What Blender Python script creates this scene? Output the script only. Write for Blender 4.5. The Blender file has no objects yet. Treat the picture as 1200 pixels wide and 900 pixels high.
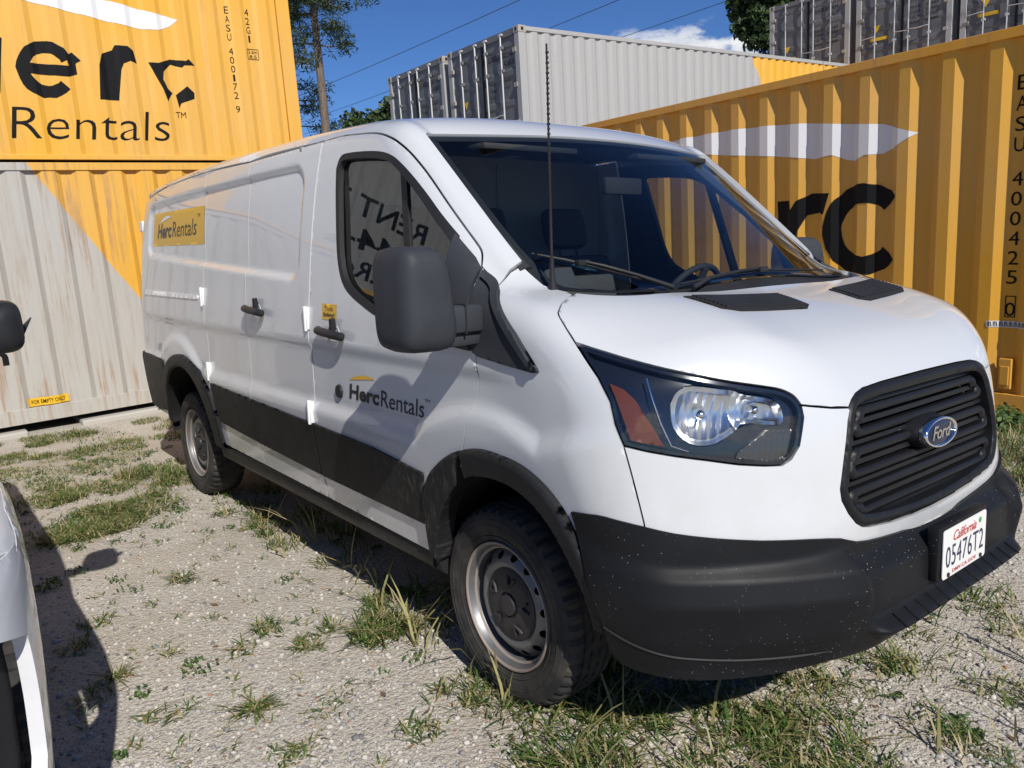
import bpy, bmesh, math, random
import numpy as np
from mathutils import Vector, Matrix
from mathutils.geometry import delaunay_2d_cdt

# ------------------------------------------------------------------ camera, sky, sun, exposure
scene = bpy.context.scene
COL = scene.collection
cam_data = bpy.data.cameras.new("camera")
cam = bpy.data.objects.new("camera", cam_data)
COL.objects.link(cam)
cam.matrix_world = Matrix(((0.6266, -0.1120, 0.7712, 2.011),
                           (0.7765, 0.1680, -0.6073, -2.436),
                           (-0.0616, 0.9794, 0.1923, 1.646),
                           (0, 0, 0, 1)))
cam.rotation_euler = cam.matrix_world.to_euler()
cam_data.sensor_width = 36.0
cam_data.lens = 27.73
cam_data.clip_start = 0.05
cam_data.clip_end = 3000
scene.camera = cam

SUN_DIR = Vector((1.15, -0.31, 1.0)).normalized()          # towards the sun
CLOUD_SEED = (-4.199, 7.034, 1.160)
world = bpy.data.worlds.new("World")
scene.world = world
world.use_nodes = True
wn = world.node_tree.nodes
wl = world.node_tree.links
wn.clear()
w_out = wn.new("ShaderNodeOutputWorld")
w_bg = wn.new("ShaderNodeBackground")
w_bg.inputs["Strength"].default_value = 0.055
sky = wn.new("ShaderNodeTexSky")
sky.sky_type = 'NISHITA'
sky.sun_disc = False
sky.sun_elevation = math.asin(SUN_DIR.z)
sky.sun_rotation = math.atan2(SUN_DIR.x, SUN_DIR.y)
sky.air_density = 1.0
sky.dust_density = 0.0
sky.ozone_density = 4.0
sky.altitude = 1500
hsv = wn.new("ShaderNodeMix"); hsv.data_type = 'RGBA'; hsv.blend_type = 'MULTIPLY'; hsv.inputs[0].default_value = 1.0
wl.new(sky.outputs[0], hsv.inputs[6]); hsv.inputs[7].default_value = (0.68, 0.98, 1.44, 1)
# fair-weather cumulus low over the horizon, all the way round
w_tc = wn.new("ShaderNodeTexCoord")
def w_math(op, a, b=0., clamp=False):
    k = wn.new("ShaderNodeMath"); k.operation = op; k.use_clamp = clamp
    for i, v in enumerate((a, b)):
        if isinstance(v, (int, float)): k.inputs[i].default_value = v
        else: wl.new(v, k.inputs[i])
    return k.outputs[0]
def w_range(v, a, b):
    k = wn.new("ShaderNodeMapRange"); k.interpolation_type = 'SMOOTHSTEP'; wl.new(v, k.inputs[0]); k.inputs[1].default_value = a; k.inputs[2].default_value = b; return k.outputs[0]
w_sep = wn.new("ShaderNodeSeparateXYZ"); wl.new(w_tc.outputs["Generated"], w_sep.inputs[0])
w_map = wn.new("ShaderNodeMapping"); wl.new(w_tc.outputs["Generated"], w_map.inputs[0]); w_map.inputs["Scale"].default_value = (1, 1, 2.2); w_map.inputs["Location"].default_value = CLOUD_SEED
w_n1 = wn.new("ShaderNodeTexNoise"); wl.new(w_map.outputs[0], w_n1.inputs["Vector"]); w_n1.inputs["Scale"].default_value = 4.2; w_n1.inputs["Detail"].default_value = 1.0
w_n2 = wn.new("ShaderNodeTexNoise"); wl.new(w_map.outputs[0], w_n2.inputs["Vector"]); w_n2.inputs["Scale"].default_value = 17; w_n2.inputs["Detail"].default_value = 7; w_n2.inputs["Roughness"].default_value = .58
w_body = w_math('ADD', w_math('MULTIPLY', w_n1.outputs[0], 1.1), w_math('MULTIPLY', w_n2.outputs[0], .55))
w_band = w_math('MULTIPLY', w_range(w_sep.outputs[2], .02, .10), w_range(w_sep.outputs[2], .225, .195))
w_mask = w_math('MULTIPLY', w_range(w_math('ADD', w_body, w_math('MULTIPLY', w_sep.outputs[2], -1.2)), .715, .785), w_band)
w_mix = wn.new("ShaderNodeMix"); w_mix.data_type = 'RGBA'; wl.new(w_mask, w_mix.inputs[0]); wl.new(hsv.outputs[2], w_mix.inputs[6])
w_sh = wn.new("ShaderNodeMix"); w_sh.data_type = 'RGBA'; wl.new(w_range(w_n2.outputs[0], .38, .62), w_sh.inputs[0]); w_sh.inputs[6].default_value = (10.5, 11.3, 12.6, 1); w_sh.inputs[7].default_value = (15.5, 15.6, 15.8, 1)
wl.new(w_sh.outputs[2], w_mix.inputs[7])
wl.new(w_mix.outputs[2], w_bg.inputs[0])
wl.new(w_bg.outputs[0], w_out.inputs[0])

sun_data = bpy.data.lights.new("sun", 'SUN')
sun_data.energy = 4.5
sun_data.angle = math.radians(0.53)
sun_data.color = (1.0, 0.955, 0.88)
sun = bpy.data.objects.new("sun", sun_data)
COL.objects.link(sun)
sun.location = (8, -4, 14)
sun.rotation_euler = SUN_DIR.to_track_quat('Z', 'Y').to_euler()

scene.render.engine = 'CYCLES'
scene.cycles.use_denoising = True
scene.cycles.max_bounces = 10
scene.cycles.transparent_max_bounces = 16
scene.cycles.caustics_reflective = False
scene.cycles.caustics_refractive = False
vs = scene.view_settings
vs.view_transform = 'Standard'
vs.look = 'None'
vs.exposure = 0.14
vs.gamma = 1.0
vs.use_curve_mapping = False
random.seed(7)
rng = np.random.default_rng(7)

# ------------------------------------------------------------------ materials
MATS = {}
def mat(name, col=(.5, .5, .5), rough=.5, metal=0., coat=0., spec=None, emit=None):
    if name in MATS: return MATS[name]
    m = bpy.data.materials.new(name); m.use_nodes = True
    b = m.node_tree.nodes["Principled BSDF"]
    b.inputs["Base Color"].default_value = (*col, 1)
    b.inputs["Roughness"].default_value = rough
    b.inputs["Metallic"].default_value = metal
    if coat: b.inputs["Coat Weight"].default_value = coat; b.inputs["Coat Roughness"].default_value = .03
    if spec is not None: b.inputs["Specular IOR Level"].default_value = spec
    MATS[name] = m
    return m
class NT:
    """small helper to wire shader nodes"""
    def __init__(s, m): s.t = m.node_tree; s.n = s.t.nodes; s.l = s.t.links; s.b = s.n.get("Principled BSDF")
    def node(s, typ, **kw):
        k = s.n.new(typ)
        for a, v in kw.items(): setattr(k, a, v)
        return k
    def put(s, sock, v):
        if hasattr(v, 'is_output') or isinstance(v, bpy.types.NodeSocket): s.l.new(v, sock)
        elif isinstance(v, (tuple, list)) and len(v) == 3 and sock.type == 'RGBA': sock.default_value = (*v, 1)
        else: sock.default_value = v
    def coord(s, kind="Object"): return s.node("ShaderNodeTexCoord").outputs[kind]
    def mapping(s, vec, scale=(1, 1, 1), loc=(0, 0, 0)):
        k = s.node("ShaderNodeMapping"); s.put(k.inputs[0], vec); k.inputs["Scale"].default_value = scale; k.inputs["Location"].default_value = loc
        return k.outputs[0]
    def noise(s, vec, scale, detail=4, rough=.55, out=0):
        k = s.node("ShaderNodeTexNoise"); s.put(k.inputs["Vector"], vec); k.inputs["Scale"].default_value = scale
        k.inputs["Detail"].default_value = detail; k.inputs["Roughness"].default_value = rough
        return k.outputs[out]
    def vor(s, vec, scale, feature='F1', out="Distance", rnd=1.):
        k = s.node("ShaderNodeTexVoronoi", feature=feature); s.put(k.inputs["Vector"], vec); k.inputs["Scale"].default_value = scale
        k.inputs["Randomness"].default_value = rnd
        return k.outputs[out]
    def ramp(s, fac, stops, interp='LINEAR'):
        k = s.node("ShaderNodeValToRGB"); s.put(k.inputs[0], fac); e = k.color_ramp.elements; k.color_ramp.interpolation = interp
        while len(e) < len(stops): e.new(.5)
        for i, (p_, c) in enumerate(stops):
            e[i].position = p_; e[i].color = (*c, 1) if isinstance(c, (tuple, list)) else (c, c, c, 1)
        return k.outputs[0]
    def mix(s, f, a, b, mode='MIX'):
        k = s.node("ShaderNodeMix", data_type='RGBA', blend_type=mode)
        s.put(k.inputs[0], f); s.put(k.inputs[6], a); s.put(k.inputs[7], b)
        return k.outputs[2]
    def math(s, op, a, b=0., c=None, clamp=False):
        k = s.node("ShaderNodeMath", operation=op, use_clamp=clamp); s.put(k.inputs[0], a); s.put(k.inputs[1], b)
        if c is not None: s.put(k.inputs[2], c)
        return k.outputs[0]
    def sep(s, v):
        k = s.node("ShaderNodeSeparateXYZ"); s.put(k.inputs[0], v); return k.outputs
    def bump(s, h, strength=.3, dist=.01, into=None):
        k = s.node("ShaderNodeBump"); s.put(k.inputs["Height"], h); k.inputs["Strength"].default_value = strength; k.inputs["Distance"].default_value = dist
        s.l.new(k.outputs[0], (into or s.b).inputs["Normal"])
        return k

def m_paint():
    m = mat("van_white_paint", (.72, .73, .74), .32, coat=1.0); t = NT(m); c = t.coord()
    z = t.sep(c)[2]
    dirt = t.math('MULTIPLY', t.ramp(t.noise(c, 9, 6, .65), [(.45, 0.), (.75, 1.)]), t.ramp(z, [(.0, .55), (.9, .16), (1.0, .05)]))
    col = t.mix(dirt, (.57, .585, .60), (.43, .40, .35))
    t.put(t.b.inputs["Base Color"], col)
    t.put(t.b.inputs["Coat Roughness"], t.ramp(t.noise(c, 30, 3), [(.3, .02), (.8, .07)]))
    return m
def m_plastic(name, col, rough, grain=500, blotch=.5):
    m = mat(name, col, rough); t = NT(m); c = t.coord()
    f = t.noise(c, 6, 5, .6)
    t.put(t.b.inputs["Base Color"], t.mix(t.ramp(f, [(.4, 0.), (.8, blotch)]), col, tuple(min(1, k * 1.5 + .006) for k in col)))
    t.put(t.b.inputs["Roughness"], t.ramp(t.noise(c, 14, 4), [(.2, rough - .12 * blotch), (.8, rough + .14 * blotch)]))
    t.bump(t.noise(c, grain, 2), .12, .002)
    t.b.inputs["Specular IOR Level"].default_value = .17
    return m
def m_scuffed():
    m = m_plastic("bumper_plastic", (.0095, .010, .0115), .48, 420, .25); t = NT(m); c = t.coord()
    v = t.vor(t.mapping(c, (1, 1, 1.5)), 62)
    n = t.noise(c, 5, 3)
    sp = t.math('MULTIPLY', t.ramp(v, [(.055, 1.), (.10, 0.)]), t.ramp(n, [(.46, 0.), (.60, 1.)]))
    old = t.b.inputs["Base Color"].links[0].from_socket
    t.put(t.b.inputs["Base Color"], t.mix(sp, old, (.42, .41, .39)))
    return m
def m_dirty_clad():
    m = m_plastic("cladding_plastic", (.015, .0155, .017), .52, 420); t = NT(m); c = t.coord()
    n = t.noise(t.mapping(c, (16, 1, 5)), 3, 6, .7)
    s = t.sep(c)
    near = t.ramp(t.math('ABSOLUTE', t.math('ADD', s[0], .36)), [(.02, 1.), (.42, 0.)])
    sp = t.math('MULTIPLY', t.ramp(n, [(.52, 0.), (.68, 1.)]), near)
    old = t.b.inputs["Base Color"].links[0].from_socket
    t.put(t.b.inputs["Base Color"], t.mix(t.math('MULTIPLY', sp, .30), old, (.25, .23, .19)))
    return m
def m_glass(name, tint, boost=1.0, rough=0.0):
    if name in MATS: return MATS[name]
    m = bpy.data.materials.new(name); m.use_nodes = True; MATS[name] = m
    t = NT(m); t.n.remove(t.b); out = t.n["Material Output"]
    lw = t.node("ShaderNodeLayerWeight"); lw.inputs[0].default_value = .5
    p5 = t.math('POWER', lw.outputs["Facing"], 4.5)
    fac = t.math('MULTIPLY_ADD', p5, .9, .055 * boost, clamp=True)
    tr = t.node("ShaderNodeBsdfTransparent"); tr.inputs[0].default_value = (*tint, 1)
    gl = t.node("ShaderNodeBsdfGlossy"); gl.inputs["Roughness"].default_value = rough
    mx = t.node("ShaderNodeMixShader"); t.l.new(fac, mx.inputs[0]); t.l.new(tr.outputs[0], mx.inputs[1]); t.l.new(gl.outputs[0], mx.inputs[2])
    t.l.new(mx.outputs[0], out.inputs[0])
    return m
def m_rubber():
    m = mat("tyre_rubber", (.022, .021, .020), .82); t = NT(m); c = t.coord()
    f = t.noise(c, 7, 5, .65)
    t.put(t.b.inputs["Base Color"], t.mix(t.ramp(f, [(.42, 0.), (.72, .8)]), (.018, .018, .018), (.085, .075, .062)))
    t.bump(t.noise(c, 160, 3), .15, .002)
    return m
def m_steel():
    m = mat("wheel_steel", (.34, .345, .36), .42, .55); t = NT(m); c = t.coord()
    f = t.noise(c, 11, 6, .7)
    t.put(t.b.inputs["Base Color"], t.mix(t.ramp(f, [(.5, 0.), (.7, .8)]), (.20, .205, .215), (.14, .11, .085)))
    t.put(t.b.inputs["Metallic"], t.ramp(f, [(.5, .6), (.7, .1)]))
    return m
PAINT = m_paint()
CLAD = m_dirty_clad()
BUMP = m_scuffed()
BLACK = m_plastic("black_trim_plastic", (.022, .0225, .025), .42)
GREYP = m_plastic("mirror_grey_plastic", (.036, .039, .046), .55, 650)
GRILLE = mat("grille_satin_plastic", (.010, .0105, .0125), .46, spec=.25)
SEAL = mat("rubber_seal", (.012, .012, .013), .6)
VOIDM = mat("under_body_black", (.010, .010, .011), .9)
GLASS = m_glass("windscreen_glass", (.80, .85, .85), 1.2)
SGLASS = m_glass("side_window_glass", (.66, .72, .70), 2.2)
LENS = m_glass("headlight_lens", (.93, .95, .96), .9)
CHROME = mat("bright_chrome", (.90, .90, .90), .09, 1.0)
BOWLM = mat("reflector_silver", (.93, .93, .92), .20, 1.0)
RUBBER = m_rubber()
STEEL = m_steel()
RIMLIP = mat("dusty_rim_lip", (.30, .25, .215), .6, .15)
HUBCAP = mat("hub_cap_plastic", (.030, .028, .032), .5)
AMBER = mat("amber_reflector", (.13, .030, .008), .3, coat=.3)
WHITEP = mat("white_hinge_paint", (.80, .80, .79), .35, coat=.5)
CABIN = m_plastic("cabin_dark_plastic", (.030, .031, .034), .62)
SEATC = mat("seat_cloth", (.055, .057, .066), .9)
LINER = mat("headliner_grey", (.07, .07, .072), .9)
PARTN = mat("bulkhead_grey_paint", (.30, .31, .32), .6)
INK = mat("lettering_black_vinyl", (.012, .012, .014), .4)
YELV = mat("yellow_vinyl", (.72, .42, .03), .4)
WHTV = mat("white_vinyl", (.78, .78, .77), .4)

# ------------------------------------------------------------------ mesh helpers
def new_obj(name, verts, faces, m=None, parent=None, smooth=True, mats=None, fm=None):
    me = bpy.data.meshes.new(name)
    v = np.asarray(verts, dtype=float)
    me.from_pydata([tuple(p) for p in v], [], [tuple(int(i) for i in f) for f in faces])
    if mats:
        for k in mats: me.materials.append(k)
        if fm is not None: me.polygons.foreach_set('material_index', list(fm))
    elif m: me.materials.append(m)
    if smooth: me.polygons.foreach_set('use_smooth', [True] * len(me.polygons))
    me.update()
    o = bpy.data.objects.new(name, me); COL.objects.link(o)
    if parent is not None: o.parent = parent
    return o
def from_tris(name, V, T, m, parent=None, smooth=True):
    me = bpy.data.meshes.new(name)
    V = np.ascontiguousarray(V, dtype=np.float32); T = np.ascontiguousarray(T, dtype=np.int32)
    me.vertices.add(len(V)); me.vertices.foreach_set('co', V.ravel())
    me.loops.add(T.size); me.loops.foreach_set('vertex_index', T.ravel())
    me.polygons.add(len(T)); me.polygons.foreach_set('loop_start', np.arange(len(T), dtype=np.int32) * 3)
    me.polygons.foreach_set('loop_total', np.full(len(T), 3, dtype=np.int32))
    if smooth: me.polygons.foreach_set('use_smooth', np.ones(len(T), dtype=bool))
    me.materials.append(m); me.update(calc_edges=True); me.validate()
    o = bpy.data.objects.new(name, me); COL.objects.link(o)
    if parent is not None: o.parent = parent
    return o
def empty(name, loc=(0, 0, 0), rot=(0, 0, 0), parent=None):
    o = bpy.data.objects.new(name, None); COL.objects.link(o); o.location = loc; o.rotation_euler = rot
    o.empty_display_size = .2
    if parent is not None: o.parent = parent
    return o
def tag(o, label=None, cat=None, group=None, kind=None):
    if label: o["label"] = label
    if cat: o["category"] = cat
    if group: o["group"] = group
    if kind: o["kind"] = kind
    return o
class MB:
    """collects simple solids into one mesh"""
    def __init__(s): s.v = []; s.f = []
    def add(s, V, F):
        b = len(s.v); s.v += [tuple(p) for p in V]; s.f += [tuple(b + i for i in f) for f in F]; return s
    def box(s, x0, x1, y0, y1, z0, z1):
        V = [(x, y, z) for z in (z0, z1) for y in (y0, y1) for x in (x0, x1)]
        return s.add(V, [(0, 2, 3, 1), (4, 5, 7, 6), (0, 1, 5, 4), (2, 6, 7, 3), (0, 4, 6, 2), (1, 3, 7, 5)])
    def bbox(s, x0, x1, y0, y1, z0, z1, b=.004):
        """box with chamfered edges"""
        bm = bmesh.new(); bmesh.ops.create_cube(bm, size=1)
        for v in bm.verts: v.co = Vector(((x0 + x1) / 2 + v.co.x * (x1 - x0), (y0 + y1) / 2 + v.co.y * (y1 - y0), (z0 + z1) / 2 + v.co.z * (z1 - z0)))
        bmesh.ops.bevel(bm, geom=bm.edges[:], offset=b, segments=2, affect='EDGES', profile=.5)
        bm.verts.index_update()
        s.add([v.co[:] for v in bm.verts], [[v.index for v in f.verts] for f in bm.faces]); bm.free(); return s
    def tube(s, pts, r, n=8, cap=True):
        P = [Vector(p) for p in pts]; R = r if isinstance(r, (list, tuple)) else [r] * len(P)
        V = []; F = []; up = Vector((0, 0, 1)); prev = None
        for i, p in enumerate(P):
            d = (P[min(i + 1, len(P) - 1)] - P[max(i - 1, 0)]).normalized()
            if prev is None:
                a = up.cross(d)
                if a.length < 1e-3: a = Vector((1, 0, 0)).cross(d)
            else: a = prev - d * prev.dot(d)
            a.normalize(); prev = a; b = d.cross(a)
            for k in range(n):
                t = 2 * math.pi * k / n; V.append(p + (a * math.cos(t) + b * math.sin(t)) * R[i])
        for i in range(len(P) - 1):
            for k in range(n): F.append((i * n + k, i * n + (k + 1) % n, (i + 1) * n + (k + 1) % n, (i + 1) * n + k))
        if cap: F.append(tuple(range(n - 1, -1, -1))); F.append(tuple((len(P) - 1) * n + k for k in range(n)))
        return s.add(V, F)
    def lathe(s, prof, n=48, axis='y', c=(0, 0, 0)):
        """prof: (offset along axis, radius)"""
        V = []; F = []
        for (o, r) in prof:
            for k in range(n):
                t = 2 * math.pi * k / n; u, w = r * math.cos(t), r * math.sin(t)
                V.append((c[0] + u, c[1] + o, c[2] + w) if axis == 'y' else ((c[0] + o, c[1] + u, c[2] + w) if axis == 'x' else (c[0] + u, c[1] + w, c[2] + o)))
        m_ = len(prof)
        for i in range(m_ - 1):
            for k in range(n): F.append((i * n + k, i * n + (k + 1) % n, (i + 1) * n + (k + 1) % n, (i + 1) * n + k))
        return s.add(V, F)
    def prism(s, poly, a0, a1, axis='y'):
        """extrude a 2-D polygon between a0 and a1 along an axis; poly in the other two axes"""
        def P(u, w, o): return (u, o, w) if axis == 'y' else ((o, u, w) if axis == 'x' else (u, w, o))
        n = len(poly); V = [P(u, w, a0) for u, w in poly] + [P(u, w, a1) for u, w in poly]
        F = [tuple(range(n)), tuple(range(2 * n - 1, n - 1, -1))] + [(i, i + n, (i + 1) % n + n, (i + 1) % n) for i in range(n)]
        return s.add(V, F)
    def mirrored(s):
        q = MB(); q.v = [(x, -y, z) for x, y, z in s.v]; q.f = [tuple(reversed(f)) for f in s.f]; return q
    def build(s, name, m, parent=None, smooth=False, bevel=0):
        o = new_obj(name, s.v, s.f, m, parent, smooth)
        bm = bmesh.new(); bm.from_mesh(o.data); bmesh.ops.recalc_face_normals(bm, faces=bm.faces[:])
        if bevel: bmesh.ops.bevel(bm, geom=bm.edges[:], offset=bevel, segments=2, affect='EDGES', profile=.5)
        bm.to_mesh(o.data); bm.free()
        if smooth:
            try: o.data.set_sharp_from_angle(angle=math.radians(38))
            except Exception: pass
        return o
def text_mesh(s, size=1., bold=0., shear=0., spacing=1., align='LEFT', res=3):
    c = bpy.data.curves.new("lettering_source", 'FONT'); c.body = s; c.size = size; c.offset = bold; c.shear = shear
    c.space_character = spacing; c.align_x = align; c.resolution_u = res; c.fill_mode = 'FRONT'
    o = bpy.data.objects.new("lettering_source", c); COL.objects.link(o)
    bpy.context.view_layer.update()
    me = o.to_mesh(); V = np.array([v.co[:2] for v in me.vertices]); F = [tuple(p.vertices) for p in me.polygons]
    o.to_mesh_clear(); bpy.data.objects.remove(o); bpy.data.curves.remove(c)
    return V, F
def fit(V, x0, x1, y0, y1):
    lo, hi = V.min(0), V.max(0)
    return np.stack([x0 + (V[:, 0] - lo[0]) / (hi[0] - lo[0]) * (x1 - x0), y0 + (V[:, 1] - lo[1]) / (hi[1] - lo[1]) * (y1 - y0)], 1)
def crv(pts, n=6):
    """Catmull-Rom through the points (open)"""
    P = np.asarray(pts, float); Q = np.vstack([2 * P[0] - P[1], P, 2 * P[-1] - P[-2]]); out = []
    for i in range(1, len(Q) - 2):
        for t in np.arange(n) / n:
            out.append(.5 * ((2 * Q[i]) + (-Q[i - 1] + Q[i + 1]) * t + (2 * Q[i - 1] - 5 * Q[i] + 4 * Q[i + 1] - Q[i + 2]) * t * t + (-Q[i - 1] + 3 * Q[i] - 3 * Q[i + 1] + Q[i + 2]) * t ** 3))
    out.append(P[-1]); return np.array(out)
# ------------------------------------------------------------------ the van's skin as one smooth function (metres, van frame)
def spl(xs,ys,n=1500):
    xs=np.array(xs,float);ys=np.array(ys,float);h=np.diff(xs);d=np.diff(ys)/h;m=np.zeros(len(xs))
    m[0]=d[0];m[-1]=d[-1]
    for i in range(1,len(xs)-1):
        if d[i-1]*d[i]>0:
            w1=2*h[i]+h[i-1];w2=h[i]+2*h[i-1];m[i]=(w1+w2)/(w1/d[i-1]+w2/d[i])
    X=np.linspace(xs[0],xs[-1],n);i=np.clip(np.searchsorted(xs,X,side='right')-1,0,len(h)-1);t=(X-xs[i])/h[i]
    Y=(2*t**3-3*t**2+1)*ys[i]+(t**3-2*t**2+t)*h[i]*m[i]+(-2*t**3+3*t**2)*ys[i+1]+(t**3-t**2)*h[i]*m[i+1]
    k=np.ones(25)/25; Yp=np.concatenate([np.full(12,Y[0]),Y,np.full(12,Y[-1])]); 
    e=(Y[1]-Y[0]);f=(Y[-1]-Y[-2]); Yp[:12]=Y[0]-e*np.arange(12,0,-1); Yp[-12:]=Y[-1]+f*np.arange(1,13)
    Y=np.convolve(Yp,k,'valid')
    def fn(q): 
        q=np.asarray(q,float); r=np.interp(q,X,Y)
        return r+np.where(q<xs[0],(q-xs[0])*m[0],0)+np.where(q>xs[-1],(q-xs[-1])*m[-1],0)
    return fn
def sst(a,b,x):
    t=np.clip((x-a)/(b-a),0,1); return t*t*(3-2*t)
def smax(a,b,k): h=np.maximum(k-np.abs(a-b),0)/k; return np.maximum(a,b)+h*h*k*.25
def smin(a,b,k): return -smax(-a,-b,k)
PROF=spl([.15,.30,.45,.60,.72,.84,.98,1.12,1.28,1.47,1.60,1.75,1.90,2.03,2.2],[.925,.955,.978,.998,1.012,1.026,1.042,1.046,1.036,1.014,.996,.970,.940,.908,.86])
PLAN=spl([-4.6,-4.2,-3.8,-3.0,-2.0,-1.0,-.2,.3,.6,.9,1.1],[-.095,-.055,-.025,-.002,.004,0,0,0,-.006,-.03,-.08])
PLU=spl([-4.6,-4.0,-3.4,-2.6,-1.9,-1.2,-.5,.2],[.0,.02,.034,.040,.034,.006,-.006,-.01])
X0=spl([.15,.35,.5,.65,.76,.85,1.0,1.12,1.25,1.45],[.93,.965,.972,.975,.977,.970,.952,.925,.87,.76])
HU=spl([0,.25,.42,.5,.57,.68,.8,.9,1.0,1.1],[0,.001,.003,.012,.034,.088,.160,.240,.345,.50])
HL=spl([0,.25,.42,.52,.6,.7,.8,.9,1.0,1.1],[0,.001,.002,.010,.028,.070,.132,.205,.305,.46])
ZH=spl([-.2,.2,.45,.6,.75,.85,.93,1.02],[1.50,1.432,1.385,1.347,1.288,1.225,1.148,1.04])
ZR=spl([-4.6,-4.3,-3.5,-2.5,-1.5,-.95,-.6,-.3],[2.06,2.088,2.115,2.13,2.128,2.112,2.082,2.03])
def rrect(x,z,x0,x1,z0,z1,r):
    dx=np.abs(x-(x0+x1)/2)-(x1-x0)/2+r; dz=np.abs(z-(z0+z1)/2)-(z1-z0)/2+r
    return np.hypot(np.maximum(dx,0),np.maximum(dz,0))+np.minimum(np.maximum(dx,dz),0)-r
def rcs(x,z):
    zb=1.44-.055*(x+1.3); zt=1.945+.010*(x+1.4); zc=(zb+zt)/2
    return rrect(x,(z-zc)/(zt-zb)*.48,-3.96,-1.36,-.24,.24,.10)
def side(x,z):
    y=PROF(z)+PLAN(x)*(.6+.4*sst(.6,1.2,z))
    y=y+PLU(x)*sst(1.30,1.9,z)
    # lower lip above cladding and arch flares
    rf=np.hypot(x-.03,(z-.36)); rr=np.hypot(x+3.24,(z-.40))
    d=np.minimum(np.minimum((z-.80)+sst(-.2,1.2,x)*-.3, rf-.585), rr-.57)
    y=y+.024*(1-sst(.055,.135,d))
    # crease along the waist
    y=y-.013*sst(1.19,1.13,z)*sst(.80,1.10,z)*sst(.35,.0,x)*sst(-4.3,-4.0,x)
    # cargo panel recess
    y=y-.020*sst(.008,-.016,rcs(x,z))
    return y
def G(x,y,z):
    a=np.abs(y)
    gs=(a-side(x,z))
    w=sst(.55,.98,z)
    gf=(x-(X0(z)-(HU(a)*w+HL(a)*(1-w))))*.85
    gh=(z-(ZH(x)-(.22+.55*sst(.2,.65,x))*np.maximum(a-.56,0)**2-.008*a*a+.006*np.exp(-((a-.58)/.13)**2)*sst(.22,.5,x)*sst(.98,.8,x)))*.93
    xw=.395-(z-1.40)*1.36-.10*(z-1.4)**2
    bow=.25-.20*(z-1.4)
    gw=(x-(xw-bow*(a/.8)**2.2))*.60
    gr=z-(ZR(x)-.046*(a/.9)**3)
    gb=-4.47-x+.10*(a/.95)**4+.04*((z-1.1)/.9)**2
    low=smax(gh,gf,.06)
    low=np.maximum(low, 0*low-9)
    gw=np.maximum(gw,np.maximum(1.31-z,x-.47))
    fr=smin(low,gw,.03)
    g=smax(gs,fr,.085)
    g=smax(g,gr,.075)
    g=smax(g,gb,.16)
    return g
def cast(o,d,t0,t1,fn=G,it=34):
    """bisection along o+t*d, outside at t0, inside at t1"""
    o=np.atleast_2d(o);d=np.atleast_2d(d);n=max(len(o),len(d))
    lo=np.full(n,float(t0));hi=np.full(n,float(t1))
    for _ in range(it):
        m=(lo+hi)/2;P=o+d*m[:,None];ins=fn(P[:,0],P[:,1],P[:,2])<0
        hi=np.where(ins,m,hi);lo=np.where(ins,lo,m)
    return o+d*((lo+hi)/2)[:,None]
def poly_lin(xs, ys, w=.012):
    X_ = np.linspace(xs[0] - .05, xs[-1] + .05, 1200); Y_ = np.interp(X_, xs, ys); n = max(3, int(w / (X_[1] - X_[0]))) | 1
    Y_ = np.convolve(np.pad(Y_, n // 2, mode='edge'), np.ones(n) / n, 'valid')
    return lambda q: np.interp(q, X_, Y_)
XB = poly_lin([.30, .37, .43, .50, .605, .672, .702, .738, .80], [.950, .998, 1.040, 1.070, 1.088, 1.066, 1.032, .988, .94], .004)
XP = poly_lin([.30, .37, .43, .478, .487, .515, .60, .640, .688, .72, .80], [.962, 1.010, 1.052, 1.094, 1.092, 1.044, 1.042, 1.038, .990, .979, .970], .005)
HB = spl([0, .25, .42, .55, .68, .8, .9, 1.0, 1.08], [0, .001, .007, .043, .108, .184, .262, .360, .485])
def GBUMP(x, y, z):
    a = np.abs(y)
    w = sst(.53, .47, a + (z - .6) * -.12) * sst(.470, .482, z)
    X = XB(z) * (1 - w) + XP(z) * w
    crease = 0.
    gf = (x - (X + crease - HB(a))) * .85
    gs = a - (1.066 - .014 * sst(.63, .80, z) - .055 * sst(.60, .36, z) - .02 * sst(.3, .9, x) + .006 * sst(.66, .63, z))
    return smin(smax(gs, gf, .08), G(x, y, z) - .008, .01)

def gradn(P, fn):
    e = 2e-3; x, y, z = P.T
    g = np.stack([fn(x + e, y, z) - fn(x - e, y, z), fn(x, y + e, z) - fn(x, y - e, z), fn(x, y, z + e) - fn(x, y, z - e)], 1)
    return g / np.maximum(np.linalg.norm(g, axis=1)[:, None], 1e-9)
def snap(P):
    for _ in range(6):
        e = 2e-3; x, y, z = P.T; g0 = G(x, y, z)
        g = np.stack([G(x + e, y, z) - G(x - e, y, z), G(x, y + e, z) - G(x, y - e, z), G(x, y, z + e) - G(x, y, z - e)], 1) / (2 * e)
        P = P - g * (g0 / np.maximum((g * g).sum(1), .05))[:, None] * .8
    return P
class Flat:
    """parallel projection along d"""
    def __init__(s, d, t0=.5, t1=5.6):
        d = np.array(d, float); s.d = d / np.linalg.norm(d); s.t0, s.t1 = t0, t1
        a = np.array([1., 0, 0]) if abs(s.d[0]) < .9 else np.array([0, 1., 0])
        s.u = a - s.d * (a @ s.d); s.u /= np.linalg.norm(s.u); s.v = np.cross(s.u, s.d)
        if s.v[2] < -.01 or (abs(s.v[2]) <= .01 and s.v[1] < 0): s.v = -s.v
    def uv(s, P): P = np.atleast_2d(P); return np.stack([P @ s.u, P @ s.v], 1)
    def pts(s, UV, fn): return cast(UV[:, :1] * s.u + UV[:, 1:] * s.v - 6 * s.d, np.repeat(s.d[None], len(UV), 0), s.t0, s.t1, fn)
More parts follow.
